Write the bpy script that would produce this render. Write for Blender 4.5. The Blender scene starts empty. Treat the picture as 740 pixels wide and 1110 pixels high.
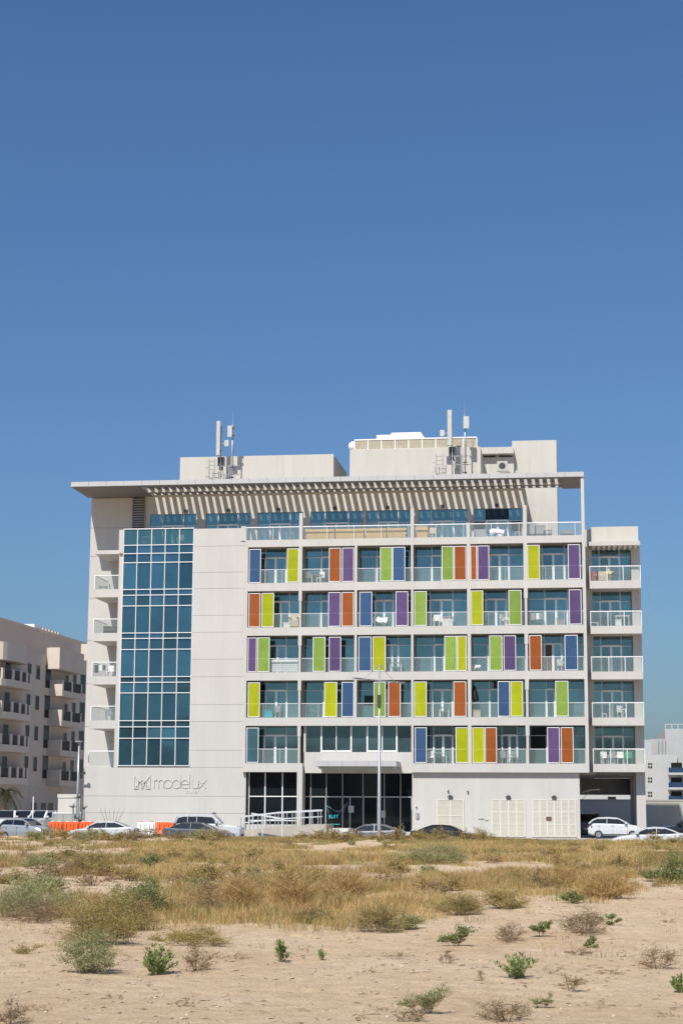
import bpy, math, random
import numpy as np
from mathutils import Vector, Matrix, noise as mnoise
R = math.radians
random.seed(7); rng = np.random.default_rng(11)
scene = bpy.context.scene
COL = scene.collection

# ------------------------------------------------------------------ survey of the site: camera station and sight lines (740x1110 picture)
F = 1900.0; PITCH = math.atan(325/F); YAW = R(7.7); ROLL = 0.005; EYE = 1.9
fwd = Vector((-math.sin(YAW)*math.cos(PITCH), math.cos(YAW)*math.cos(PITCH), math.sin(PITCH)))
right0 = Vector((math.cos(YAW), math.sin(YAW), 0)); up0 = right0.cross(fwd)
cr, sr = math.cos(ROLL), math.sin(ROLL)
rightv = cr*right0 + sr*up0; upv = cr*up0 - sr*right0
def ray(x, y): return fwd*F + rightv*(x-370) + upv*(555-y)
def at(x, y, Y):
    d = ray(x, y); p = d*(Y/d.y); return p.x, p.z+EYE
def X_(x, y, Y): return at(x, y, Y)[0]
def Z_(x, y, Y): return at(x, y, Y)[1]
def atz(x, y, z):
    d = ray(x, y); t = (z-EYE)/d.z; return d.x*t, d.y*t

# ------------------------------------------------------------------ mesh helpers
class MB:
    def __init__(s): s.v = []; s.f = []; s.sm = False
    def box(s, x0, x1, y0, y1, z0, z1):
        if x0 > x1: x0, x1 = x1, x0
        if y0 > y1: y0, y1 = y1, y0
        if z0 > z1: z0, z1 = z1, z0
        n = len(s.v)
        s.v += [(x0,y0,z0),(x1,y0,z0),(x1,y1,z0),(x0,y1,z0),(x0,y0,z1),(x1,y0,z1),(x1,y1,z1),(x0,y1,z1)]
        s.f += [(n,n+3,n+2,n+1),(n+4,n+5,n+6,n+7),(n,n+1,n+5,n+4),(n+1,n+2,n+6,n+5),(n+2,n+3,n+7,n+6),(n+3,n,n+4,n+7)]
        return s
    def poly(s, pts):
        n = len(s.v); s.v += [tuple(p) for p in pts]; s.f.append(tuple(range(n, n+len(pts)))); return s
    def prism(s, pts, z0, z1):            # convex or simple outline in xy
        n = len(s.v); m = len(pts)
        s.v += [(p[0],p[1],z0) for p in pts] + [(p[0],p[1],z1) for p in pts]
        s.f.append(tuple(range(n+m-1, n-1, -1))); s.f.append(tuple(range(n+m, n+2*m)))
        for i in range(m):
            j = (i+1) % m; s.f.append((n+i, n+j, n+m+j, n+m+i))
        return s
    def prism_y(s, pts, y0, y1):          # outline in xz
        n = len(s.v); m = len(pts)
        s.v += [(p[0],y0,p[1]) for p in pts] + [(p[0],y1,p[1]) for p in pts]
        s.f.append(tuple(range(n, n+m))); s.f.append(tuple(range(n+2*m-1, n+m-1, -1)))
        for i in range(m):
            j = (i+1) % m; s.f.append((n+j, n+i, n+m+i, n+m+j))
        return s
    def tube(s, pts, r, n=8, cap=True):
        pts = [Vector(p) for p in pts]; rs = r if isinstance(r, (list, tuple)) else [r]*len(pts)
        b = len(s.v)
        for i, p in enumerate(pts):
            d = (pts[min(i+1, len(pts)-1)] - pts[max(i-1, 0)]).normalized()
            a = Vector((0,0,1)) if abs(d.z) < 0.95 else Vector((1,0,0))
            u = d.cross(a).normalized(); w = d.cross(u)
            for k in range(n):
                t = 2*math.pi*k/n; q = p + (u*math.cos(t) + w*math.sin(t))*rs[i]; s.v.append(tuple(q))
        for i in range(len(pts)-1):
            for k in range(n):
                k2 = (k+1) % n; s.f.append((b+i*n+k, b+i*n+k2, b+(i+1)*n+k2, b+(i+1)*n+k))
        if cap:
            s.f.append(tuple(b+k for k in range(n-1, -1, -1))); s.f.append(tuple(b+(len(pts)-1)*n+k for k in range(n)))
        return s
    def bar(s, p, q, w, h):               # rectangular bar from p to q
        p = Vector(p); q = Vector(q); d = (q-p).normalized()
        a = Vector((0,0,1)) if abs(d.z) < 0.95 else Vector((0,1,0))
        u = d.cross(a).normalized()*w/2; v = u.cross(d).normalized()*h/2
        n = len(s.v)
        for c in (p, q): s.v += [tuple(c-u-v), tuple(c+u-v), tuple(c+u+v), tuple(c-u+v)]
        s.f += [(n,n+1,n+2,n+3),(n+7,n+6,n+5,n+4),(n,n+4,n+5,n+1),(n+1,n+5,n+6,n+2),(n+2,n+6,n+7,n+3),(n+3,n+7,n+4,n)]
        return s
    def build(s, name, m, parent=None, off=(0,0,0), smooth=False, xf=None):
        me = bpy.data.meshes.new(name)
        vs = s.v
        if xf is not None: vs = [tuple(xf @ Vector(v)) for v in vs]
        if off != (0,0,0): vs = [(v[0]-off[0], v[1]-off[1], v[2]-off[2]) for v in vs]
        me.from_pydata(vs, [], s.f); me.materials.append(m); me.update()
        if smooth: me.polygons.foreach_set('use_smooth', [True]*len(me.polygons))
        o = bpy.data.objects.new(name, me); COL.objects.link(o)
        if parent: o.parent = parent
        return o
def empty(name, loc, label=None, cat=None, group=None, rz=0):
    o = bpy.data.objects.new(name, None); COL.objects.link(o); o.location = loc; o.rotation_euler = (0,0,rz)
    o.empty_display_size = 0.3
    if label: tag(o, label, cat, group)
    return o
def tag(o, label=None, cat=None, group=None, kind=None):
    if label: o['label'] = label
    if cat: o['category'] = cat
    if group: o['group'] = group
    if kind: o['kind'] = kind
    return o
def copy_tree(o, parent=None):
    c = o.copy(); COL.objects.link(c)
    if parent: c.parent = parent
    for ch in list(o.children): copy_tree(ch, c)
    return c

# ------------------------------------------------------------------ materials
def new_mat(name):
    m = bpy.data.materials.new(name); m.use_nodes = True
    nt = m.node_tree; return m, nt, nt.nodes['Principled BSDF']
def mat(name, c, rough=0.6, metal=0, var=0.0, scale=1.0, spec=0.5, bump=0.0, bscale=20, stretch=None, island=0.0, emit=None, streak=0.0, objvar=0.0):
    m, nt, b = new_mat(name); N = nt.nodes; L = nt.links
    b.inputs['Base Color'].default_value = (*c, 1); b.inputs['Roughness'].default_value = rough
    b.inputs['Metallic'].default_value = metal; b.inputs['Specular IOR Level'].default_value = spec
    src = None
    if var or bump or streak:
        tc = N.new('ShaderNodeTexCoord')
        mp = N.new('ShaderNodeMapping'); L.new(tc.outputs['Object'], mp.inputs['Vector'])
        if stretch: mp.inputs['Scale'].default_value = stretch
    if var:
        nz = N.new('ShaderNodeTexNoise'); nz.inputs['Scale'].default_value = scale; nz.inputs['Detail'].default_value = 6
        nz.inputs['Roughness'].default_value = 0.65
        L.new(mp.outputs['Vector'], nz.inputs['Vector'])
        mr = N.new('ShaderNodeMapRange'); L.new(nz.outputs['Fac'], mr.inputs['Value'])
        mr.inputs['From Min'].default_value = 0.3; mr.inputs['From Max'].default_value = 0.7
        mr.inputs['To Min'].default_value = 1-var; mr.inputs['To Max'].default_value = 1+var*0.5
        src = mr.outputs['Result']
    if streak:
        mp2 = N.new('ShaderNodeMapping'); L.new(tc.outputs['Object'], mp2.inputs['Vector']); mp2.inputs['Scale'].default_value = (1.6,1.6,.07)
        n2 = N.new('ShaderNodeTexNoise'); n2.inputs['Scale'].default_value = 1.0; n2.inputs['Detail'].default_value = 4; n2.inputs['Roughness'].default_value = .7; L.new(mp2.outputs['Vector'], n2.inputs['Vector'])
        m2 = N.new('ShaderNodeMapRange'); L.new(n2.outputs['Fac'], m2.inputs['Value']); m2.inputs['From Min'].default_value = .5; m2.inputs['From Max'].default_value = .75; m2.inputs['To Min'].default_value = 1; m2.inputs['To Max'].default_value = 1-streak
        mu = N.new('ShaderNodeMath'); mu.operation = 'MULTIPLY'; L.new(m2.outputs['Result'], mu.inputs[0])
        if src: L.new(src, mu.inputs[1])
        else: mu.inputs[1].default_value = 1
        src = mu.outputs[0]
    if objvar:
        oi = N.new('ShaderNodeObjectInfo'); m3 = N.new('ShaderNodeMapRange'); L.new(oi.outputs['Random'], m3.inputs['Value']); m3.inputs['To Min'].default_value = 1-objvar; m3.inputs['To Max'].default_value = 1+objvar
        mu = N.new('ShaderNodeMath'); mu.operation = 'MULTIPLY'; L.new(m3.outputs['Result'], mu.inputs[0])
        if src: L.new(src, mu.inputs[1])
        else: mu.inputs[1].default_value = 1
        src = mu.outputs[0]
    if island:
        g = N.new('ShaderNodeNewGeometry'); mr2 = N.new('ShaderNodeMapRange'); L.new(g.outputs['Random Per Island'], mr2.inputs['Value'])
        mr2.inputs['To Min'].default_value = 1-island; mr2.inputs['To Max'].default_value = 1+island
        if src:
            mu = N.new('ShaderNodeMath'); mu.operation = 'MULTIPLY'; L.new(src, mu.inputs[0]); L.new(mr2.outputs['Result'], mu.inputs[1]); src = mu.outputs[0]
        else: src = mr2.outputs['Result']
    if src:
        vm = N.new('ShaderNodeVectorMath'); vm.operation = 'SCALE'; vm.inputs[0].default_value = c; L.new(src, vm.inputs['Scale'])
        L.new(vm.outputs['Vector'], b.inputs['Base Color'])
    if bump:
        nb = N.new('ShaderNodeTexNoise'); nb.inputs['Scale'].default_value = bscale; nb.inputs['Detail'].default_value = 5
        L.new(mp.outputs['Vector'], nb.inputs['Vector'])
        bp = N.new('ShaderNodeBump'); bp.inputs['Strength'].default_value = bump; bp.inputs['Distance'].default_value = 0.05
        L.new(nb.outputs['Fac'], bp.inputs['Height']); L.new(bp.outputs['Normal'], b.inputs['Normal'])
    if emit:
        b.inputs['Emission Color'].default_value = (*emit[0], 1); b.inputs['Emission Strength'].default_value = emit[1]
    return m
def glass_mat(name, c, island=0.25, rough=0.04, spec=0.5, metal=0.0):
    m = mat(name, c, rough, metal, var=0.25, scale=0.35, spec=spec, island=island)
    return m
def clear_mat(name, c, alpha, rough=0.08):
    m, nt, b = new_mat(name)
    b.inputs['Base Color'].default_value = (*c, 1); b.inputs['Roughness'].default_value = rough; b.inputs['Alpha'].default_value = alpha
    return m
M = {}
M['wall'] = mat('warm_white_render', (0.53,0.515,0.482), 0.85, var=0.07, streak=.09, scale=0.5, bump=0.05, bscale=6, stretch=(1,1,0.35))
M['wall_b'] = mat('warm_white_panel', (0.525,0.508,0.475), 0.8, var=0.06, streak=.06, scale=0.7, island=0.012, stretch=(1,1,0.3))
M['plant'] = mat('cream_plant_room', (0.55,0.525,0.47), 0.85, var=0.07, streak=.12, scale=0.6, stretch=(1,1,0.3))
M['screen'] = mat('beige_louvre_screen', (0.60,0.55,0.44), 0.7, var=0.1, scale=3, island=0.05)
M['white'] = mat('white_coated_metal', (0.80,0.80,0.79), 0.4, var=0.04, scale=2)
M['wframe'] = mat('white_window_frame', (0.86,0.87,0.88), 0.4, var=0.03, scale=2)
M['rail'] = mat('satin_rail_metal', (0.60,0.62,0.62), 0.35, var=0.05, scale=2)
M['antenna'] = mat('weathered_pale_plastic', (0.50,0.51,0.48), 0.5, var=0.1, scale=3)
M['canopy'] = mat('light_grey_cladding', (0.47,0.47,0.47), 0.45, var=0.06, scale=1.2)
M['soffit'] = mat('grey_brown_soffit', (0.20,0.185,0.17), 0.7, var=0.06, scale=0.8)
M['glass'] = glass_mat('teal_window_glass', (0.13,0.245,0.27), spec=0.8, metal=0.65, island=0.4)
M['cwglass'] = glass_mat('teal_curtain_glass', (0.062,0.158,0.215), island=0.32, spec=0.8, metal=0.7)
M['strip'] = glass_mat('grey_teal_strip_glass', (0.07,0.125,0.14), spec=0.6, metal=0.6, island=0.45)
M['dkglass'] = glass_mat('dark_shop_glass', (0.012,0.018,0.022), island=0.3, spec=0.35, metal=0.3)
M['rail_glass'] = clear_mat('balustrade_glass', (0.28,0.35,0.34), 0.16)
M['door_cream'] = mat('cream_service_door', (0.58,0.55,0.475), 0.6, var=0.07, scale=2)
M['dark'] = mat('dark_grey_metal', (0.05,0.05,0.05), 0.5, var=0.15, scale=5)
M['grey'] = mat('mid_grey_metal', (0.30,0.31,0.32), 0.45, var=0.1, scale=5)
M['galv'] = mat('galvanised_steel', (0.48,0.49,0.50), 0.4, metal=0.5, var=0.12, scale=4)
M['inner'] = mat('recess_shade_render', (0.36,0.33,0.30), 0.9, var=0.06, scale=0.8)  # render colour darkened to deepen the shade in balcony recesses and garage
M['letter'] = mat('brushed_sign_metal', (0.58,0.56,0.54), 0.5, metal=0.0, var=0.1, scale=8)
M['teak'] = mat('tan_timber', (0.60,0.42,0.20), 0.7, var=0.2, scale=6, island=0.1, stretch=(0.3,1,4))
M['black'] = mat('black_rubber', (0.015,0.015,0.016), 0.7, var=0.2, scale=10)
PC = {'yellow': (0.375, 0.409, 0.004), 'lime': (0.218, 0.330, 0.056), 'orange': (0.291, 0.078, 0.013), 'purple': (0.103, 0.062, 0.157),
      'blue': (0.041, 0.095, 0.202), 'teal': (0.045, 0.118, 0.146)}
PM = {k: mat(k+'_panel_glass', c, 0.3, var=0.16, scale=1.1, spec=0.4, island=0.05, streak=.12, objvar=.12) for k, c in PC.items()}
M['blush'] = mat('pale_plastic', (0.78,0.77,0.74), 0.5, var=0.05, scale=6)
M['wicker'] = mat('dark_wicker', (0.10,0.085,0.075), 0.8, var=0.3, scale=30)
M['linen'] = mat('white_linen', (0.75,0.77,0.80), 0.9, var=0.1, scale=5)
M['beige'] = mat('beige_fabric', (0.58,0.50,0.38), 0.9, var=0.12, scale=6)
M['red'] = mat('dusty_red_fabric', (0.38,0.10,0.08), 0.9, var=0.2, scale=6)
M['greenp'] = mat('green_plastic', (0.02,0.30,0.14), 0.45, var=0.08, scale=6)
M['cyanp'] = mat('cyan_plastic', (0.02,0.42,0.50), 0.45, var=0.08, scale=6)
M['brown'] = mat('brown_timber', (0.14,0.075,0.045), 0.6, var=0.2, scale=6)

# ------------------------------------------------------------------ camera, sky, sun
cam = bpy.data.cameras.new('camera'); co = bpy.data.objects.new('camera', cam); COL.objects.link(co)
cam.sensor_fit = 'VERTICAL'; cam.sensor_height = 36; cam.sensor_width = 36; cam.lens = F/1110*36
cam.clip_start = 0.1; cam.clip_end = 6000
mw = Matrix((rightv, upv, -fwd)).transposed().to_4x4(); mw.translation = (0, 0, EYE); co.matrix_world = mw
scene.camera = co
SUN_EL, SUN_AZ = R(50), R(15)         # sun behind the camera, to its left
ldir = Vector((math.sin(SUN_AZ)*math.cos(SUN_EL), math.cos(SUN_AZ)*math.cos(SUN_EL), -math.sin(SUN_EL)))
sl = bpy.data.lights.new('sun', 'SUN'); sl.energy = 5.0; sl.angle = R(0.53); sl.color = (1.0, 0.955, 0.88)
so = bpy.data.objects.new('sun', sl); COL.objects.link(so); so.rotation_euler = ldir.to_track_quat('-Z', 'Y').to_euler(); so.location = (-40, -60, 90)
w = bpy.data.worlds.new('World'); scene.world = w; w.use_nodes = True
nt = w.node_tree; bg = nt.nodes['Background']
sky = nt.nodes.new('ShaderNodeTexSky'); sky.sky_type = 'NISHITA'; sky.sun_disc = False
sky.sun_elevation = SUN_EL
tosun = -ldir
sky.sun_rotation = math.atan2(tosun.x, tosun.y)
sky.altitude = 900; sky.air_density = 1.4; sky.dust_density = 3.0; sky.ozone_density = 6.0
tint = nt.nodes.new('ShaderNodeMix'); tint.data_type = 'RGBA'; tint.blend_type = 'MULTIPLY'; tint.inputs['Factor'].default_value = 1; tint.inputs[7].default_value = (0.63, 0.79, 0.98, 1)
nt.links.new(sky.outputs[0], tint.inputs[6]); nt.links.new(tint.outputs[2], bg.inputs[0]); bg.inputs[1].default_value = 0.097
scene.view_settings.view_transform = 'Standard'; scene.view_settings.look = 'None'
scene.view_settings.exposure = 0.04; scene.view_settings.gamma = 1.0; scene.view_settings.use_curve_mapping = False

# ------------------------------------------------------------------ ground
def smooth(a, b, x):
    t = min(1, max(0, (x-a)/(b-a))); return t*t*(3-2*t)
def gh(x, y):
    if y > 124.4: return -0.06
    if y > 113: return -0.75
    lot = 0.27
    n = mnoise.noise(Vector((x*0.09, y*0.07, 1.3)))*0.16 + mnoise.noise(Vector((x*0.35, y*0.28, 5.1)))*0.055
    if y < 60: n += mnoise.noise(Vector((x*1.3, y*1.1, 9.7)))*0.024 + mnoise.noise(Vector((x*3.1, y*3.0, 2.2)))*0.017
    n *= 0.35 + 0.65*smooth(6, 24, y)
    h = lot + n + 0.02*math.exp(-((y-104)/5.0)**2)
    k = smooth(108, 113, y)
    return h*(1-k) + (-0.75)*k
def axis(segs):
    out = [segs[0][0]]
    for a, b, st in segs:
        n = max(1, int(round((b-a)/st)))
        out += [a+(b-a)*(i+1)/n for i in range(n)]
    return out
xs = axis([(-2500,-300,400),(-300,-60,30),(-60,-24,2.0),(-24,8,0.14),(8,30,1.5),(30,120,15),(120,1500,300)])
ys = axis([(-1500,-60,300),(-60,-6,8),(-6,9,0.8),(9,34,0.13),(34,112,0.6),(112,114,0.5),(114,124.38,5),(124.38,124.5,.12),(124.5,300,20),(300,4500,400)])
gv = np.array([(x, y, gh(x, y)) for y in ys for x in xs], dtype=np.float32)
nx, ny = len(xs), len(ys)
idx = np.arange(nx*ny).reshape(ny, nx)
q = np.stack([idx[:-1,:-1], idx[:-1,1:], idx[1:,1:], idx[1:,:-1]], -1).reshape(-1, 4)
def np_mesh(name, verts, faces, k):
    me = bpy.data.meshes.new(name)
    me.vertices.add(len(verts)); me.vertices.foreach_set('co', np.ascontiguousarray(verts, dtype=np.float32).ravel())
    me.loops.add(faces.size); me.loops.foreach_set('vertex_index', np.ascontiguousarray(faces, dtype=np.int32).ravel())
    me.polygons.add(len(faces)); me.polygons.foreach_set('loop_start', np.arange(0, faces.size, k, dtype=np.int32))
    me.polygons.foreach_set('loop_total', np.full(len(faces), k, dtype=np.int32))
    me.update(calc_edges=True); return me
me = np_mesh('ground', gv, q, 4); me.polygons.foreach_set('use_smooth', [True]*len(q))
def ground_mat():
    m, nt, b = new_mat('sandy_ground'); N = nt.nodes; L = nt.links
    b.inputs['Roughness'].default_value = 0.95; b.inputs['Specular IOR Level'].default_value = 0.15
    tc = N.new('ShaderNodeTexCoord')
    def nz(s, d=8, r=0.6):
        n = N.new('ShaderNodeTexNoise'); n.inputs['Scale'].default_value = s; n.inputs['Detail'].default_value = d; n.inputs['Roughness'].default_value = r
        L.new(tc.outputs['Object'], n.inputs['Vector']); return n
    n1 = nz(0.35); n2 = nz(4.0); n3 = nz(34, 6, 0.8)
    r1 = N.new('ShaderNodeValToRGB'); L.new(n1.outputs['Fac'], r1.inputs['Fac'])
    r1.color_ramp.elements[0].position = 0.32; r1.color_ramp.elements[0].color = (0.625,0.455,0.280,1)
    r1.color_ramp.elements[1].position = 0.68; r1.color_ramp.elements[1].color = (0.725,0.560,0.380,1)
    mx = N.new('ShaderNodeMix'); mx.data_type = 'RGBA'; mx.blend_type = 'MULTIPLY'; mx.inputs['Factor'].default_value = 1
    r2 = N.new('ShaderNodeValToRGB'); L.new(n2.outputs['Fac'], r2.inputs['Fac'])
    r2.color_ramp.elements[0].position = 0.3; r2.color_ramp.elements[0].color = (0.80,0.78,0.76,1)
    r2.color_ramp.elements[1].position = 0.66; r2.color_ramp.elements[1].color = (1.03,1.03,1.03,1)
    L.new(r1.outputs['Color'], mx.inputs[6]); L.new(r2.outputs['Color'], mx.inputs[7])
    mx2 = N.new('ShaderNodeMix'); mx2.data_type = 'RGBA'; mx2.blend_type = 'MULTIPLY'; mx2.inputs['Factor'].default_value = 1
    r3 = N.new('ShaderNodeValToRGB'); L.new(n3.outputs['Fac'], r3.inputs['Fac'])
    r3.color_ramp.elements[0].position = 0.28; r3.color_ramp.elements[0].color = (0.50,0.46,0.42,1)
    r3.color_ramp.elements[1].position = 0.55; r3.color_ramp.elements[1].color = (1.05,1.05,1.05,1)
    L.new(mx.outputs[2], mx2.inputs[6]); L.new(r3.outputs['Color'], mx2.inputs[7])
    L.new(mx2.outputs[2], b.inputs['Base Color'])
    n4 = nz(11, 10, 0.78); bp = N.new('ShaderNodeBump'); bp.inputs['Strength'].default_value = 0.75; bp.inputs['Distance'].default_value = 0.06
    n5 = nz(2.6, 3, .5); ad = N.new('ShaderNodeMath'); ad.operation = 'MULTIPLY_ADD'; L.new(n5.outputs['Fac'], ad.inputs[0]); ad.inputs[1].default_value = 1.6; L.new(n4.outputs['Fac'], ad.inputs[2]); L.new(ad.outputs[0], bp.inputs['Height']); L.new(bp.outputs['Normal'], b.inputs['Normal'])
    return m
M['sand'] = ground_mat(); me.materials.append(M['sand'])
go = bpy.data.objects.new('ground', me); COL.objects.link(go); tag(go, kind='structure')

M['asphalt'] = mat('asphalt', (0.075,0.073,0.07), 0.9, var=0.2, scale=1.5, bump=0.2, bscale=40)
M['paving'] = mat('concrete_paving', (0.42,0.38,0.33), 0.9, var=0.12, scale=1.2)
M['kerb'] = mat('kerb_concrete', (0.45,0.44,0.42), 0.9, var=0.1, scale=3)
M['paint'] = mat('road_paint', (0.75,0.75,0.72), 0.7, var=0.15, scale=4)
def road_z(x): return -0.30-0.0045*(max(-60,min(40,x))+20)
mb = MB()
for a, b_ in ((-260,-60),(-60,40),(40,200)): mb.poly([(a,112.6,road_z(a)),(b_,112.6,road_z(b_)),(b_,124.4,road_z(b_)),(a,124.4,road_z(a))])
tag(mb.build('road', M['asphalt']), kind='structure')
mb = MB()
for i in range(-6, 5): a, b_ = i*9, i*9+3; za, zb = road_z(a)+.006, road_z(b_)+.006; mb.poly([(a,116.0,za),(b_,116.0,zb),(b_,116.12,zb),(a,116.12,za)])
tag(mb.build('road_marking', M['paint']), kind='structure')
mb = MB(); mb.box(-260,200,124.4,124.6,-0.7,0.13); tag(mb.build('kerb', M['kerb']), kind='structure')
mb = MB(); mb.poly([(-260,124.6,0.115),(200,124.6,0.115),(200,130.9,0.115),(-260,130.9,0.115)]); tag(mb.build('pavement', M['paving']), kind='structure')
mb = MB(); mb.poly([(-260,130.9,0.03),(200,130.9,0.03),(200,330,0.03),(-260,330,0.03)]); tag(mb.build('rear_yard', M['paving']), kind='structure')

# ------------------------------------------------------------------ the apartment building
BO = (-17.0, 132.0, 0.0)
B = empty('apartment_building', BO, 'large white seven-storey apartment block with rows of coloured balcony panels and a blue-green glass bay', 'building')
def part(mb, name, m, parent=None, label=None, smooth=False):
    o = mb.build(name, m, parent or B, BO, smooth)
    if label: o['label'] = label
    return o
ROW = {r: 5.45+3.38*(5-r) for r in range(1, 6)}          # balcony floor of each row
OH = 2.77                                                 # clear opening height
BAY = {1: (-24.72,-20.81), 2: (-20.56,-16.56), 3: (-16.37,-12.30), 4: (-12.13,-8.11), 5: (-7.85,-3.90), 6: (-3.62,0.43)}
GY = 131.35                                                # window plane in the balconies
# --- grid of slabs and piers
g = MB()
g.box(-24.95,0.67,130,GY+.05,21.74,22.28)
for r in (1,2,3,4):
    g.box(-24.95,0.67,130,GY+.05,ROW[r+1]+OH,ROW[r])
g.box(-24.95,-20.40,130,GY+.05,4.80,5.45); g.box(-12.27,0.67,130,GY+.05,4.80,5.45)
piers = [(-24.95,-24.72,5),(-20.81,-20.56,5),(-16.56,-16.37,4),(-12.30,-12.13,5),(-8.11,-7.85,5),(-3.90,-3.62,5),(0.43,0.67,5)]
for i, (a, b_, last) in enumerate(piers):
    for r in range(1, last+1):
        z0, z1 = ROW[r], ROW[r]+OH
        if i in (1,5) and r > 1:
            g.box(a,b_,130,130.3,z0+OH*0.72,z1); g.box(a+.05,b_-.05,130.02,130.3,z0,z0+OH*0.72)
        else: g.box(a,b_,130,130.3,z0,z1)
g.box(-20.81,-20.40,130.003,GY+.05,0,4.80)                 # pier beside the entrance
part(g, 'facade_grid', M['wall'])
for i, (a, b_, last) in enumerate(piers):
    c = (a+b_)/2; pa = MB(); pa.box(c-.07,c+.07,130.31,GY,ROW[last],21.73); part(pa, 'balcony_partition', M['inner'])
for r in range(1,6):
    for b_ in ([1,2,3,4,5,6] if r < 5 else [1,4,5,6]):
        m_ = MB(); m_.box(BAY[b_][0]+.01,BAY[b_][1]-.01,130.05,GY,ROW[r]+OH-.012,ROW[r]+OH-.002); part(m_, 'balcony_ceiling', M['inner'])  # thin darker sheet deepens the shade under each slab
# --- core volumes behind the glazing
c = MB()
c.box(-24.95,-0.10,GY+.06,150,0.0,4.74)
c.box(-24.95,0.60,GY+.06,150,4.76,22.20)
c.box(-38.40,-24.97,134.9,150,0.0,22.20)
c.box(-38.40,-3.80,134.95,150,22.22,26.64)
c.box(-34.50,-24.97,130.55,134.88,0.0,22.18)
part(c, 'core_wall', M['wall'])
# --- left blank wall in courses, base wall
lw = MB(); zs = [5.13,6.41,8.56,9.83,11.93,13.25,15.30,16.59,18.65,19.90,21.92,23.30]
for a, b_ in zip(zs[:-1], zs[1:]): lw.box(-29.02,-24.96,130.35,130.54,a+.011,b_-.011)
for a, b_ in zip([0,1.74,2.99], [1.74,2.99,5.13]): lw.box(-37.15,-24.72,130.35,130.54,a+.011,b_-.011)
lw.box(-29.0,-24.74,130.38,130.54,0.0,5.14); lw.box(-37.12,-29.0,130.38,134.7,0.0,5.10); lw.box(-29.0,-24.97,130.38,130.54,5.14,23.27)
lw.box(-25.35,-24.97,130.28,130.35,22.28,23.42)
lw.box(-34.92,-34.58,130.3,134.8,21.48,23.30); lw.box(-34.92,-34.60,130.5,134.8,5.13,21.48)
part(lw, 'side_wall', M['wall_b'])
# rear left wall with its own joints, lit beside the shade of the slabs
bw = MB(); zz = [5.13,8.4,11.8,15.2,18.55,21.9,24.2,26.62]
for a, b_ in zip(zz[:-1], zz[1:]): bw.box(-38.45,-34.0,134.72,134.9,a+.015,b_-.015)
bw.box(-38.42,-34.0,134.76,134.9,0,26.6)
part(bw, 'rear_wall', M['wall_b'])
# --- curtain wall
cx = [-34.55,-33.46,-32.35,-31.27,-30.16,-29.05]
cz = [5.26,7.31,8.17,8.63,10.73,11.53,11.96,14.04,14.88,15.30,17.38,18.21,18.65,20.73,21.44,22.09]
p = MB()
for a, b_ in zip(cx[:-1], cx[1:]):
    for z0, z1 in zip(cz[:-1], cz[1:]):
        t = random.uniform(-.012,.012); s_ = random.uniform(-.016,.016)
        p.poly([(a,130.45+t,z0),(b_,130.45-t,z0),(b_,130.45-t+s_,z1),(a,130.45+t+s_,z1)])
cw = part(p, 'curtain_wall', M['cwglass'])
p = MB()
for x in cx: p.box(x-.026,x+.026,130.33,130.45,5.26,23.32)
for z in cz: 
    for a, b_ in zip(cx[:-1], cx[1:]): p.box(a+.026,b_-.026,130.345,130.45,z-.026,z+.026)
p.box(-34.585,-29.015,130.32,130.46,23.32,23.38)
part(p, 'mullion_grid', M['white'], cw)
p = MB()
for a, b_ in zip(cx[:-1], cx[1:]): p.box(a+.036,b_-.036,130.39,130.41,22.13,23.315)
part(p, 'terrace_screen', clear_mat('terrace_screen_glass', (0.04,0.13,0.17), 0.66, 0.05), cw)
# --- left balconies
for i, zb in enumerate([21.46, 18.10, 14.72, 11.40, 8.05]):
    m_ = MB(); m_.box(-36.87,-34.62,130.55,134.7,zb,zb+(0.30 if i == 0 else 0.62))
    s_ = part(m_, 'side_balcony', M['wall'])
    if i > 0:
        m_ = MB(); z0 = zb+.62; m_.box(-36.82,-34.66,130.60,130.62,z0,z0+1.05); m_.box(-36.84,-36.82,130.62,134.6,z0,z0+1.05)
        part(m_, 'balustrade', M['rail_glass'], s_)
        m_ = MB(); m_.box(-36.86,-34.64,130.58,130.64,z0+1.05,z0+1.11); m_.box(-36.86,-36.80,130.64,134.6,z0+1.05,z0+1.11)
        m_.box(-36.86,-36.80,130.58,130.64,z0,z0+1.05)
        part(m_, 'handrail', M['white'], s_)
m_ = MB(); z0 = 5.27; m_.box(-36.9,-34.66,130.60,130.62,z0,z0+1.05); bl = part(m_, 'balustrade', M['rail_glass'])
m_ = MB(); m_.box(-36.92,-34.64,130.58,130.64,z0+1.05,z0+1.12); m_.box(-36.95,-36.9,130.58,130.64,z0,z0+1.05); part(m_, 'handrail', M['white'], bl)
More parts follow.
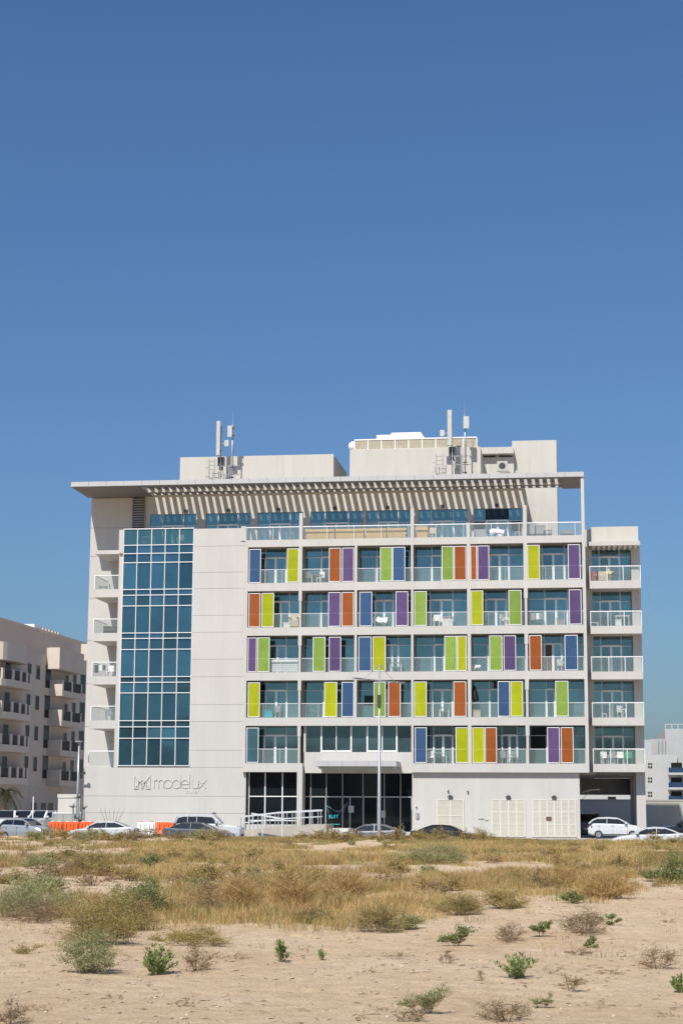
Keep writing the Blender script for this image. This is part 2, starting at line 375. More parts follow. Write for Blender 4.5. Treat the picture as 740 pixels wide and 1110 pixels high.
# --- windows of the balcony grid
DOORS = {  # row: bay -> (door left, door right) fraction of the bay
 (1,1):(.28,.70),(1,2):(.32,.74),(1,3):(.33,.72),(1,4):(.32,.72),(1,5):(.36,.72),(1,6):(.26,.68),
 (2,1):(.42,.78),(2,2):(.32,.70),(2,3):(.30,.64),(2,4):(.28,.72),(2,5):(.26,.66),(2,6):(.30,.72),
 (3,1):(.38,.72),(3,2):(.34,.7),(3,3):(.50,.74),(3,4):(.36,.74),(3,5):(.30,.70),(3,6):(.28,.60),
 (4,1):(.32,.74),(4,2):(.38,.74),(4,3):(.34,.7),(4,4):(.32,.70),(4,5):(.32,.7),(4,6):(.30,.62),
 (5,1):(.30,.74),(5,4):(.34,.7),(5,5):(.55,.84),(5,6):(.3,.66)}
def window_wall(x0, x1, z0, z1, y, door, parent=None, gm='glass', darkp=0.0):
    a = x0+(x1-x0)*door[0]; b_ = x0+(x1-x0)*door[1]; mid = (a+b_)/2; h = z0+2.05
    p = MB(); xs_ = [x0, a, b_, x1]
    def pane(u0,u1,w0,w1):
        t = random.uniform(-.008,.008); p.poly([(u0,y+t,w0),(u1,y-t,w0),(u1,y-t,w1),(u0,y+t,w1)])
    for u0, u1 in zip(xs_[:-1], xs_[1:]):
        if u1-u0 > .1: pane(u0,u1,h,z1)
    if a-x0 > .1: pane(x0,a,z0,h)
    if x1-b_ > .1: pane(b_,x1,z0,h)
    pane(a,mid,z0,h); pane(mid,b_,z0,h)
    wn = part(p, 'balcony_window', M[gm], parent)
    f = MB(); yy = y-.09
    for u in (a, b_): f.box(u-.065,u+.065,yy,y+.02,z0,h+.05)
    f.box(mid-.085,mid+.085,yy,y+.02,z0,h-.04); f.box(a+.065,b_-.065,yy,y+.02,h-.05,h+.08)
    f.box(a-.02,a+.02,y-.04,y+.02,h+.081,z1); f.box(b_-.02,b_+.02,y-.04,y+.02,h+.081,z1)
    if a-x0 > .1: f.box(x0,a-.065,y-.04,y+.02,h-.02,h+.02)
    if x1-b_ > .1: f.box(b_+.065,x1,y-.04,y+.02,h-.02,h+.02)
    part(f, 'window_frame', M['wframe'], wn)
    return wn
for (r, b_), d in DOORS.items():
    x0, x1 = BAY[b_]; z0 = ROW[r]
    window_wall(x0+.06, x1-.06, z0+.03, z0+OH-.02, GY, d)
    m_ = MB(); m_.box(x0+.02,x1-.02,130.18,130.20,z0+.02,z0+1.02); bl = part(m_, 'balustrade', M['rail_glass'])
    m_ = MB(); m_.box(x0,x1,130.16,130.22,z0+1.02,z0+1.07)
    for k in (.33,.66): m_.box(x0+(x1-x0)*k-.009,x0+(x1-x0)*k+.009,130.17,130.21,z0,z0+1.02)
    part(m_, 'handrail', M['rail'], bl)
# dark open door leaves
def open_leaf(r, b_, u0, u1, zz0, zz1, m='dkglass'):
    x0, x1 = BAY[b_]; q_ = MB(); q_.box(x0+(x1-x0)*u0,x0+(x1-x0)*u1,GY-.03,GY-.012,ROW[r]+zz0,ROW[r]+zz1)
    part(q_, 'door_leaf', M[m], None)
open_leaf(3,6,.30,.44,.05,2.0,'brown'); open_leaf(4,5,.40,.64,2.12,2.7); open_leaf(4,1,.06,.3,2.1,2.7,'dkglass'); open_leaf(5,6,.02,.66,1.1,2.7,'dkglass')
open_leaf(4,3,.10,.32,.95,1.7,'dkglass')
# --- coloured sliding panels
PANELS = [
 (1,-24.65,-23.74,'blue'),(1,-21.73,-20.83,'yellow'),(1,-18.52,-17.62,'orange'),(1,-17.51,-16.62,'purple'),(1,-14.63,-13.72,'lime'),(1,-13.69,-12.74,'blue'),
 (1,-9.99,-9.10,'lime'),(1,-9.06,-8.16,'orange'),(1,-7.84,-7.36,'orange'),(1,-7.32,-6.45,'purple'),(1,-3.61,-2.69,'yellow'),(1,-0.61,0.29,'purple'),
 (2,-24.64,-23.74,'orange'),(2,-23.64,-22.70,'yellow'),(2,-18.55,-17.62,'purple'),(2,-17.53,-16.62,'orange'),(2,-16.19,-15.23,'blue'),(2,-13.46,-12.52,'purple'),
 (2,-12.06,-11.13,'lime'),(2,-7.82,-6.92,'yellow'),(2,-5.04,-4.08,'lime'),(2,-0.59,0.32,'purple'),
 (3,-24.65,-23.98,'purple'),(3,-23.92,-22.99,'lime'),(3,-19.70,-18.76,'lime'),(3,-18.48,-17.57,'purple'),(3,-16.25,-15.28,'blue'),(3,-15.18,-14.22,'yellow'),
 (3,-9.82,-8.89,'lime'),(3,-8.86,-8.18,'yellow'),(3,-6.49,-5.54,'lime'),(3,-5.44,-4.53,'purple'),(3,-3.55,-2.64,'orange'),(3,-0.96,-0.01,'blue'),
 (4,-24.60,-23.69,'yellow'),(4,-18.81,-17.85,'yellow'),(4,-17.50,-16.58,'blue'),(4,-15.10,-14.21,'lime'),(4,-14.02,-13.09,'orange'),
 (4,-12.08,-11.15,'yellow'),(4,-9.16,-8.23,'orange'),(4,-5.90,-5.02,'blue'),(4,-4.97,-4.06,'yellow'),(4,-1.69,-0.75,'lime'),
 (5,-24.65,-23.74,'teal'),(5,-12.03,-11.16,'blue'),(5,-9.03,-8.07,'yellow'),(5,-7.80,-6.92,'yellow'),(5,-6.87,-6.01,'orange'),(5,-2.33,-1.43,'purple'),(5,-1.34,-0.44,'orange')]
for r, x0, x1, cname in PANELS:
    z0 = ROW[r]+.04; z1 = ROW[r]+OH-.14; fw = .045
    q_ = MB(); q_.box(x0+fw,x1-fw,130.075,130.10,z0+fw,ROW[r]+1.02); q_.box(x0+fw,x1-fw,130.075,130.10,ROW[r]+1.06,z1-fw)
    pn = part(q_, 'sliding_panel', PM[cname], None, cname+' glass sliding panel in a white frame')
    f = MB(); f.box(x0,x0+fw,130.055,130.125,z0,z1); f.box(x1-fw,x1,130.055,130.125,z0,z1)
    f.box(x0+fw,x1-fw,130.055,130.125,z0,z0+fw); f.box(x0+fw,x1-fw,130.055,130.125,z1-fw,z1)
    part(f, 'panel_frame', M['white'], pn)
    f = MB(); f.box(x0+fw,x1-fw,130.078,130.098,ROW[r]+1.02,ROW[r]+1.06); part(f, 'panel_seam', mat(cname+'_seam', tuple(min(.8,k*1.15+.05) for k in PC[cname]), .5) if cname+'_seam' not in bpy.data.materials else bpy.data.materials[cname+'_seam'], pn)
# --- window strip and spandrel over the entrance
s_ = MB(); s_.box(-20.36,-12.305,130.45,GY+.05,4.74,6.28); s_.box(-20.40,-20.25,130.45,GY+.05,6.28,8.22); part(s_, 'entrance_spandrel', M['wall'])
wx = [-20.25,-19.09,-17.97,-16.85,-15.64,-14.52,-13.44,-12.305]
p = MB()
for a, b_ in zip(wx[:-1], wx[1:]):
    t = random.uniform(-.008,.008); p.poly([(a,130.72+t,6.28),(b_,130.72-t,6.28),(b_,130.72-t,8.22),(a,130.72+t,8.22)])
ws = part(p, 'window_strip', M['strip'])
for i, x in enumerate(wx):
    hw = .055 if i in (1,3,4,6) else .03; f = MB(); f.box(x-hw,x+hw,130.62,130.74,6.28,8.2); part(f, 'mullion', M['white'], ws)
for a, b_ in ((1,3),(4,6)):
    f = MB(); f.box(wx[a]+.055,wx[b_]-.055,130.62,130.715,6.30,6.42); part(f, 'window_frame', M['white'], ws)
# --- ground floor windows left
p = MB()
for a, b_ in zip([-24.62,-23.35,-22.04],[-23.35,-22.04,-20.83]):
    for z0, z1 in ((0.95,1.24),(1.24,3.01),(3.01,4.76)):
        t = random.uniform(-.006,.006); p.poly([(a,130.95+t,z0),(b_,130.95-t,z0),(b_,130.95-t,z1),(a,130.95+t,z1)])
sw = part(p, 'shop_window', M['dkglass'])
f = MB()
for x in (-24.58,-23.35,-22.04,-20.88): f.box(x-.04,x+.04,130.86,130.97,0.95,4.76)
for a, b_ in zip([-24.54,-23.31,-22.0],[-23.39,-22.08,-20.92]):
    for z in (1.24,3.01): f.box(a,b_,130.86,130.96,z-.035,z+.035)
part(f, 'window_frame', M['white'], sw)
s_ = MB(); s_.box(-24.72,-20.82,130.5,131.2,0,0.95); part(s_, 'window_plinth', M['wall'])
# --- entrance glazing
k_ = GY/130
exs = [x*k_ for x in (-20.3,-19.76,-18.6,-17.39,-15.87,-14.29,-13.09,-12.25)]
p = MB()
for a, b_ in zip(exs[:-1], exs[1:]):
    for z0, z1 in ((0.45,3.0),(3.0,4.74)):
        t = random.uniform(-.008,.008); p.poly([(a,GY+t,z0),(b_,GY-t,z0),(b_,GY-t,z1),(a,GY+t,z1)])
eg = part(p, 'entrance_glazing', M['dkglass'])
f = MB()
for x in exs[1:-1]: f.box(x-.025,x+.025,GY-.06,GY+.01,3.05,4.74)
for x in [q*k_ for q in (-19.75,-18.63,-17.38,-16.83,-15.84,-14.79,-14.29,-13.10,-12.27)]: f.box(x-.04,x+.04,GY-.07,GY+.01,0.45,2.96)
for a, b_ in zip(exs[:-1], exs[1:]): f.box(a+.03,b_-.03,GY-.08,GY+.01,2.96,3.05)
part(f, 'door_frame', mat('grey_door_frame', (0.36,0.36,0.36), .5), eg)
f = MB(); f.box(-16.95*k_,-16.55*k_,GY-.05,GY-.03,1.85,2.35); f.box(-14.5*k_,-14.2*k_,GY-.05,GY-.03,1.5,2.0); part(f, 'door_notice', mat('grey_paper', (0.42,0.42,0.40), .8), eg)
s_ = MB()
for i in range(3): s_.box(-20.35,-12.3,128.6+i*.35,131.95,0.115 if i == 0 else .1+i*.12,0.1+(i+1)*.12)
part(s_, 'entrance_step', mat('pale_stone', (0.55,0.53,0.50), .8, var=.08, scale=2))
# entrance canopy
YC = 127.6
xa, za = at(341.5,824.6,YC); xb, _ = at(429.3,824.6,YC); _, zl = at(385,830.6,YC)
s_ = MB(); s_.box(xa,xb,YC,130.44,zl,za); s_.box(xa+.2,xb-.2,YC+.4,130.44,zl-.16,zl-.001)
cn = part(s_, 'entrance_canopy', M['canopy'])
s_ = MB()
n_ = 6
for i in range(1,n_): 
    x = xa+(xb-xa)*i/n_; s_.box(x-.012,x+.012,YC-.006,YC,zl,za)
part(s_, 'joint_lines', M['grey'], cn)
# --- podium wall right with service doors
s_ = MB(); s_.box(-12.27,-0.05,130.35,GY+.05,0,4.80)
part(s_, 'podium_wall', M['wall'])
for n_, (x0, x1, z0, z1, nv) in enumerate([(-10.42,-8.50,0.5,2.82,2),(-6.42,-4.03,0.2,2.82,4),(-3.46,-0.36,0.2,2.84,6)]):
    d = MB(); d.box(x0,x1,130.30,130.348,z0,z1); dd = part(d, 'service_door', M['door_cream'])
    f = MB(); nh = 3 if n_ else 2
    for i in range(nv+1):
        x = x0+(x1-x0)*i/nv; f.box(x-.04,x+.04,130.27,130.30,z0,z1)
    for j in range(nh+1):
        z = z0+(z1-z0)*j/nh
        for i in range(nv):
            a = x0+(x1-x0)*i/nv+.04; b_ = x0+(x1-x0)*(i+1)/nv-.04; f.box(a,b_,130.275,130.30,z-.03,z+.03)
    part(f, 'door_frame', mat('white_door_rib_%d' % n_, (.66,.63,.55), .6), dd)
    f = MB(); nl = int((z1-z0)/.09)
    for i in range(nv):
        a = x0+(x1-x0)*i/nv+.06; b_ = x0+(x1-x0)*(i+1)/nv-.06
        for k in range(nl): 
            z = z0+.05+k*.09; f.box(a,b_,130.285,130.299,z,z+.045)
    part(f, 'louvre', M['door_cream'], dd)
    xm = (x0+x1)/2; f = MB(); f.box(xm-.17,xm+.17,130.12,130.345,2.98,3.10); f.box(xm-.06,xm+.06,130.2,130.346,3.10,3.16); part(f, 'wall_light', M['dark'])
f = MB(); f.box(-2.5,-2.12,130.24,130.27,1.35,1.62); part(f, 'warning_plate', M['brown'])
f = MB(); f.box(-12.0,-11.76,130.25,130.345,1.45,1.85); f.box(-11.95,-11.81,130.235,130.25,1.55,1.75); part(f, 'intercom_panel', M['grey'])
f = MB(); f.box(-9.66,-9.56,130.2,130.345,3.4,3.5); f.box(-8.22,-8.12,130.2,130.345,3.34,3.46); f.box(-11.98,-11.9,130.26,130.345,2.2,2.3); part(f, 'security_camera', M['dark'])
f = MB(); f.box(-7.4,-7.0,130.3,130.348,1.42,1.47); f.box(-6.95,-6.7,130.3,130.348,1.33,1.37); part(f, 'wall_plaque', M['grey'])
# --- terrace: railing, posts, rear wall and windows
m_ = MB(); m_.box(-24.9,0.42,130.10,130.12,22.28,23.24); bl = part(m_, 'terrace_balustrade', clear_mat('terrace_glass', (0.36,0.43,0.42), 0.16))
m_ = MB(); m_.box(-24.9,0.42,130.08,130.14,23.24,23.31)
x = -24.9
while x < 0.4:
    m_.box(x-.012,x+.012,130.085,130.135,22.28,23.24); x += 2.07
part(m_, 'handrail', M['white'], bl)
for x, zt in ((-20.68,24.3),(-12.2,24.5),(-3.76,24.6),(-8.0,23.35)):
    m_ = MB(); m_.box(x-.13,x+.13,130.0,130.26,22.28,zt); part(m_, 'terrace_post', M['wall'])
YT = 134.8
def XT(px, py=562): return X_(px, py, YT)
wins = [(163,213),(223.5,271.5),(279.3,328.5),(336.5,393.5),(396.7,445),(453,506),(512.6,565)]
wins = [(XT(a), XT(b_)) for a, b_ in wins]
zh = Z_(400, 553.5, YT); z_t = 22.22
tw = MB(); xl = XT(157); xr = -3.8
edges = [xl]+[v for wv in wins for v in wv]+[xr]
tw.box(xl,xr,YT,YT+.15,zh,26.66)
for a, b_ in zip(edges[0::2], edges[1::2]): tw.box(a,b_,YT,YT+.15,z_t,zh)
part(tw, 'terrace_wall', M['wall'])
for i, (a, b_) in enumerate(wins):
    window_wall(a+.02,b_-.02,z_t,zh,YT+.13,(.27,.72))
m_ = MB(); m_.box(wins[6][0]+.95,wins[6][1]-1.0,YT+.09,YT+.105,z_t+2.15,zh-.05); m_.box(wins[6][0]+.05,wins[6][0]+.9,YT+.09,YT+.105,z_t+1.0,z_t+2.0); m_.box(wins[6][1]-.8,wins[6][1]-.05,YT+.09,YT+.105,z_t+1.2,z_t+2.0)
part(m_, 'open_window', M['dkglass'])
m_ = MB()
for px in (202,248,302,363,420,479,538):
    x = XT(px); m_.box(x-.13,x+.13,YT-.14,YT-.003,zh+.12,zh+.34)
part(m_, 'wall_lamp', M['dark'])
m_ = MB(); xd = XT(145); 
for k in range(22): m_.box(xd+.02,xl-.01,134.6,134.7,z_t+k*.2,z_t+k*.2+.09)
m_.box(xd-.08,xd,134.55,134.72,z_t,26.6)
part(m_, 'louvre_vent', M['grey'])
m_ = MB(); m_.box(xd,xl,134.703,134.719,z_t,26.6); part(m_, 'vent_backing', M['dark'])
# terrace floor
m_ = MB(); m_.box(-34.5,-25.0,130.56,YT,22.19,22.215); m_.box(-24.94,0.6,GY+.06,140,22.205,22.23); part(m_, 'terrace_floor', mat('terrace_tile', (.35,.33,.31), .8, var=.1, scale=2))
# --- roof canopy with pergola slots
zc0, zc1 = 26.68, 27.06; xs0 = -33.35; pitch = 0.578; gap = 0.27; ns = 56
xe = xs0+ns*pitch
rc = MB()
rc.box(-38.75,xs0,129.9,134.74,zc0,zc1)
rc.box(xs0,0.66,129.9,130.45,zc0,zc1)
rc.box(xe,0.66,130.45,134.74,zc0,zc1)
rc.box(xs0,xe,132.55,132.95,zc0-.06,zc1)
rc.box(xs0,xe,134.66,134.74,zc0+.1,zc1)
part(rc, 'roof_canopy', M['canopy'])
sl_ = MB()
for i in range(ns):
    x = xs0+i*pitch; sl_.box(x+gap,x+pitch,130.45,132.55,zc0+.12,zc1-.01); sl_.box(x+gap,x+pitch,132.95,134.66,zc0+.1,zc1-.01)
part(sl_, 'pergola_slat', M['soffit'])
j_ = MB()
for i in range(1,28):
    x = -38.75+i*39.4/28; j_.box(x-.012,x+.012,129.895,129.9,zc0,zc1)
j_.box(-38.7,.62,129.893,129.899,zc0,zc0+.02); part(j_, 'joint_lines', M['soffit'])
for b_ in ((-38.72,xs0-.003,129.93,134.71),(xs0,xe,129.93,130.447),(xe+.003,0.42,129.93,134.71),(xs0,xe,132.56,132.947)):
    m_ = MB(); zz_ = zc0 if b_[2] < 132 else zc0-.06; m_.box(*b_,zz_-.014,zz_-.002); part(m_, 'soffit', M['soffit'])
# canopy over the terrace keeps a plain upper roof edge behind
m_ = MB(); m_.box(0.43,0.66,130.0,130.5,22.28,zc0); part(m_, 'canopy_post', M['wall'])
m_ = MB(); m_.box(-38.4,-3.9,134.76,150,26.66,27.0); part(m_, 'roof_slab', M['plant'])
# --- stair tower and plant rooms
YS = 140.0
m_ = MB(); a, zt = at(554.5,478,YS); b_, _ = at(602.5,478,YS); m_.box(a,b_,YS,147,22.1,zt); tx0 = a
part(m_, 'stair_tower', M['plant'])
YP = 136.0
a, zt = at(195.5,496,YP); b_, zt2 = at(361.5,492,YP)
m_ = MB(); m_.box(a,b_,YP,144.2,27.0,(zt+zt2)/2); part(m_, 'plant_room', M['plant'])
a, z0 = at(379,487.5,YP); b_, _ = at(520.5,487.5,YP); _, zt = at(450,475.5,YP)
m_ = MB(); m_.box(a,b_,YP,145,27.0,z0); pr = part(m_, 'plant_room', M['plant'])
m_ = MB(); b2 = X_(516.5,480,YP+.3); m_.box(a+.35,b2,YP+.3,144.5,z0,zt); sc = part(m_, 'louvre_screen', M['screen'], pr)
m_ = MB(); nn = 9
for i in range(nn+1):
    x = a+.35+(b2-a-.35)*i/nn; m_.box(x-.04,x+.04,YP+.22,YP+.3,z0,zt)
m_.box(a+.35,b2,YP+.2,144.5,zt,zt+.1)
part(m_, 'screen_frame', M['white'], pr)
m_ = MB()
for k in range(9): m_.box(a+.4,b2-.05,YP+.25,YP+.298,z0+.05+k*(zt-z0)/9,z0+.05+(k+.5)*(zt-z0)/9)
part(m_, 'louvre', M['screen'], pr)
m_ = MB(); zm = (z0+zt)/2; m_.tube([(a+.2,YP+.4,zm),(a+.2,144,zm)],(zt-z0)/2-.02,14); part(m_, 'exhaust_duct', M['white'], pr, smooth=True)
m_ = MB(); x0, _ = at(408,471,140); x1, zt3 = at(432,471,140); m_.box(x0,x1,140,143,zt-.1,zt3)
x0, _ = at(423,467,140); x1, zt3 = at(455,467,140); x2, _ = at(467,474,140)
m_.prism_y([(x0,zt-.1),(x2,zt-.1),(x2,zt+.15),(x1,zt3),(x0,zt3)],140.5,143.5)
for px in (441,449): 
    x = X_(px,468,140); m_.box(x-.06,x+.06,140.44,140.5,zt,zt3-.1)
part(m_, 'cooling_unit', M['white'], pr)
YR = 139.0
x0, z1 = at(520.5,485,YR); x1, _ = at(556,485,YR); _, z2 = at(540,491.5,YR)
m_ = MB(); m_.box(x0,x1,YR,141,z2,z1); m_.box(x0,x1,YR+.6,146,26.9,Z_(540,494,YR)); m_.box((x0+x1)/2-.1,(x0+x1)/2+.1,YR+.65,YR+1,Z_(540,494,YR),z2); part(m_, 'parapet_beam', M['plant'])
# --- right wing
WY = 131.0
wx0, wx1 = 0.95, X_(694.3,636,WY)
for r in range(1,6): sl_ = MB(); sl_.box(wx0,wx1,WY,133.35,ROW[r]-.58,ROW[r]); part(sl_, 'wing_slab', M['wall'])
sl_ = MB(); sl_.box(wx0,wx1,WY,133.35,21.62,21.92); part(sl_, 'wing_slab', M['wall'])
m_ = MB(); m_.box(1.15,4.62,131.55,131.75,21.92,23.12); m_.box(0.69,1.15,131.9,150,4.76,23.0); m_.box(4.45,4.62,131.75,150,21.92,23.12); m_.box(1.15,4.45,149.8,150,21.92,23.12)
part(m_, 'wing_parapet', M['plant'])
m_ = MB(); m_.box(4.08,4.74,132.35,133.4,0,21.6); m_.box(1.15,4.74,133.42,150,4.88,21.9)
part(m_, 'wing_wall', M['wall'])
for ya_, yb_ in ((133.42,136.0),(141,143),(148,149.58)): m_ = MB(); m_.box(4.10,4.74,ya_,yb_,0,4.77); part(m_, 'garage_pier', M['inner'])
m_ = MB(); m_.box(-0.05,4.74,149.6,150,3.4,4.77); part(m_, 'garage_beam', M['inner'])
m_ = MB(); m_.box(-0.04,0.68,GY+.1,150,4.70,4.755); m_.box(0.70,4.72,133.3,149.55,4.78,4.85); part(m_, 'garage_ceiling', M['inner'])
m_ = MB()
for i in range(9): 
    x = 1.2+i*.39; m_.box(x,x+.16,131.2,132.9,21.52,21.62)
part(m_, 'wing_slat', M['white'])
for r in range(1,6):
    z0 = ROW[r]
    window_wall(0.75,4.0,z0+.02,z0+2.78,133.3,(.30,.76))
    m_ = MB(); m_.box(wx0+.03,wx1-.03,WY+.05,WY+.07,z0,z0+1.05); m_.box(wx1-.06,wx1-.04,WY+.07,132.35,z0,z0+1.05)
    bl = part(m_, 'balustrade', M['rail_glass'])
    m_ = MB(); m_.box(wx0,wx1,WY+.03,WY+.09,z0+1.05,z0+1.12); m_.box(wx1-.08,wx1-.02,WY+.09,132.35,z0+1.05,z0+1.12)
    for k in (0,.34,.66,1): 
        x = wx0+.03+(wx1-wx0-.06)*k; m_.box(x-.025,x+.025,WY+.03,WY+.085,z0,z0+1.05)
    part(m_, 'handrail', M['white'], bl)
# security light bracket at the garage corner
m_ = MB(); m_.tube([(-0.04,131,3.3),(0.7,130.9,3.55),(1.4,130.9,3.58)],.03,6); m_.tube([(-0.04,131,2.7),(0.7,130.95,3.5)],.02,6); part(m_, 'garage_bracket', M['dark'])

# ------------------------------------------------------------------ sign on the base wall
def stroke(mb, pts, wd, dp, y):
    for a, b_ in zip(pts[:-1], pts[1:]): mb.bar((a[0],y,a[1]),(b_[0],y,b_[1]),dp,wd)
def arc(cx_, cz_, rx, rz, a0, a1, n=10): return [(cx_+rx*math.cos(R(a0+(a1-a0)*i/n)), cz_+rz*math.sin(R(a0+(a1-a0)*i/n))) for i in range(n+1)]
SX, SZ = -31.60, 3.62
S = empty('building_sign', (SX,130.3,SZ), 'thin grey raised wall sign with faceted M emblem and word modelux above tower 1', 'sign')
SO = (SX,130.3,SZ)
e = MB(); y = 130.315
x0 = -33.24; x1 = -32.02; zb, zt = 3.55, 4.55; xm = (x0+x1)/2
for pl in ([(x0,zt),(x0,zb)],[(x1,zt),(x1,zb)],[(x0,zt),(xm,3.72)],[(x1,zt),(xm,3.72)],[(x0,zb),(x0+.3,zb),(x0+.3,4.15)],[(x1,zb),(x1-.3,zb),(x1-.3,4.15)],
           [(x0,zb),(xm,4.22),(x1,zb)],[(x0+.3,4.15),(xm,zb),(x1-.3,4.15)],[(x0+.32,3.95),(x1-.32,3.95)]): stroke(e, pl, .055, .05, y)
e.build('sign_emblem', M['letter'], S, SO)
L_ = MB(); W_ = .07; xh = 3.60; H_ = .62
def glyph(ch, x):
    o = xh; h = H_; r = h/2
    if ch == 'm':
        stroke(L_, [(x,o),(x,o+h)], W_, .03, y)
        stroke(L_, arc(x+.17,o+h-.18,.17,.18,180,0,6)+[(x+.34,o)], W_, .03, y); stroke(L_, arc(x+.51,o+h-.18,.17,.18,180,0,6)+[(x+.68,o)], W_, .03, y); return .92
    if ch == 'o': stroke(L_, arc(x+r,o+r,r,r,0,360,14), W_, .03, y); return .82
    if ch == 'd': stroke(L_, arc(x+r,o+r,r,r,0,360,14), W_, .03, y); stroke(L_, [(x+h,o),(x+h,o+h+.35)], W_, .03, y); return .86
    if ch == 'e': stroke(L_, [(x,o+r),(x+h,o+r)]+arc(x+r,o+r,r,r,0,310,12), W_, .03, y); return .80
    if ch == 'l': stroke(L_, [(x,o),(x,o+h+.35)], W_, .03, y); return .24
    if ch == 'u': stroke(L_, [(x,o+h)]+arc(x+.25,o+.25,.25,.25,180,360,8)+[(x+.5,o+h)], W_, .03, y); stroke(L_, [(x+.5,o),(x+.5,o+.3)], W_, .03, y); return .68
    if ch == 'x': stroke(L_, [(x,o),(x+.52,o+h)], W_, .03, y); stroke(L_, [(x,o+h),(x+.52,o)], W_, .03, y); return .6
gx = -31.70; s0 = gx
for ch in 'modelux': gx += glyph(ch, gx)*0.78
L_.v = [(s0+(v[0]-s0)*1.0, v[1], v[2]) for v in L_.v]
tot = max(v[0] for v in L_.v)-s0; kx = (-27.72-s0)/tot
L_.v = [(s0+(v[0]-s0)*kx, v[1], v[2]) for v in L_.v]
L_.build('sign_letters', M['letter'], S, SO)
def text_mesh(name, txt, size, loc, m, parent, off, depth=.03, align='LEFT', emissive=False):
    cu = bpy.data.curves.new(name, 'FONT'); cu.body = txt; cu.size = size; cu.extrude = depth; cu.align_x = align
    o = bpy.data.objects.new(name, cu); COL.objects.link(o)
    dg = bpy.context.evaluated_depsgraph_get(); me_ = bpy.data.meshes.new_from_object(o.evaluated_get(dg)); bpy.data.objects.remove(o); bpy.data.curves.remove(cu)
    rot = Matrix.Rotation(R(90), 4, 'X'); rot.translation = Vector(loc)-Vector(off)
    me_.transform(rot); me_.materials.clear(); me_.materials.append(m); me_.name = name
    o = bpy.data.objects.new(name, me_); COL.objects.link(o); o.parent = parent; return o
text_mesh('sign_caption', 'tower 1', .42, (-29.30,130.335,3.20), M['letter'], S, SO, .012)
# neon sign behind the entrance glass
M['neon'] = mat('teal_neon', (.02,.3,.32), .5, emit=((0.10,0.75,0.78),.5)); M['neonw'] = mat('grey_neon_tube', (.12,.22,.25), .5)
NO = (-18.3,GY-.04,1.5)
nsn = empty('neon_sign', NO, 'small glowing teal sign with winged emblem in the dark entrance glass', 'sign')
text_mesh('neon_letters', 'SUIT', .38, (-18.62,GY-.05,1.42), M['neon'], nsn, NO, .01)
e = MB(); stroke(e, [(-18.75,2.35),(-18.0,1.9),(-17.9,2.0),(-17.8,1.85),(-17.2,2.6)], .05, .03, GY-.05); stroke(e, [(-18.75,2.35),(-18.6,1.8)], .03, .03, GY-.05); stroke(e, [(-17.2,2.6),(-17.5,1.85)], .03, .03, GY-.05); e.build('neon_emblem', M['neonw'], nsn, NO)
e = MB(); e.box(-18.55,-18.3,GY-.06,GY-.04,.95,1.01); e.box(-18.2,-17.75,GY-.06,GY-.04,.95,1.01); e.build('neon_underline', M['neon'], nsn, NO)
# ------------------------------------------------------------------ neighbouring buildings
M['nb'] = mat('beige_stone_render', (0.58,0.49,0.41), 0.9, var=0.08, streak=.1, scale=0.4, stretch=(1,1,.4))
M['nb_trim'] = mat('pale_beige_trim', (0.62,0.54,0.45), 0.9, var=0.06, scale=0.6)
M['nbrail'] = mat('bronze_railing', (.10,.09,.08), .5)
M['nb_win'] = glass_mat('dark_window_glass', (0.02,0.02,0.02), spec=0.12, rough=.25)
ZT = 21.6
p0 = Vector((*atz(2, 665.5, ZT), 0)); p1 = Vector((*atz(92, 692.5, ZT), 0))
u_ = (p1-p0).normalized(); n_ = Vector((u_.y, -u_.x, 0))              # n_ points out of the visible face
rotz = math.atan2(u_.y, u_.x)
NB = empty('neighbour_building', (p0.x, p0.y, 0), 'beige six-storey apartment block in shade with dark balcony railings and small windows', 'building', rz=rotz)
NLEN = (p1-p0).length
def onface(px, py, off=0.0):            # (u, z) where the sight line meets the visible face
    d = ray(px, py); q0 = p0+n_*off
    t = (q0-Vector((0,0,0))).dot(n_)/Vector((d.x,d.y,0)).dot(n_); p = d*t
    return (Vector((p.x,p.y,0))-q0).dot(u_), p.z+EYE
def nbp(mb, name, m, parent=None, label=None):
    o = mb.build(name, m, parent or NB)
    if label: o['label'] = label
    return o
# local frame: x along the face, y into the building (face at y=0, outside is y<0)
zroof = onface(30, 702, 0)[1]
b = MB(); b.box(-14, NLEN+16, 2.2, 22, 0, ZT); b.box(-14, NLEN+16, 0, 2.198, 0, ZT-3.0); nbp(b, 'wall', M['nb'])
b = MB(); b.box(-14.1, NLEN+16.1, 2.1, 22.1, ZT+.001, ZT+.25); nbp(b, 'roof', M['nb_trim'])
nw = 0
FL = [onface(30, y)[1] for y in (734,771,808,845)]
floors = [2.2+3.25*i for i in range(1,5)]
floors = [5.0, 8.25, 11.5, 14.75]
def nwin(u0, u1, z0, z1, yy=0.0):
    q_ = MB(); q_.box(u0,u1,yy-.03,yy+.02,z0,z1); wq = nbp(q_, 'window', M['nb_win'])
    q_ = MB(); q_.box(u0-.06,u0,yy-.05,yy,z0-.06,z1+.06); q_.box(u1,u1+.06,yy-.05,yy,z0-.06,z1+.06); q_.box(u0,u1,yy-.06,yy,z0-.06,z0); q_.box(u0,u1,yy-.05,yy,z1,z1+.06)
    nbp(q_, 'window_frame', M['nb_trim'], wq)
U = lambda px, py=770: onface(px, py)[0]
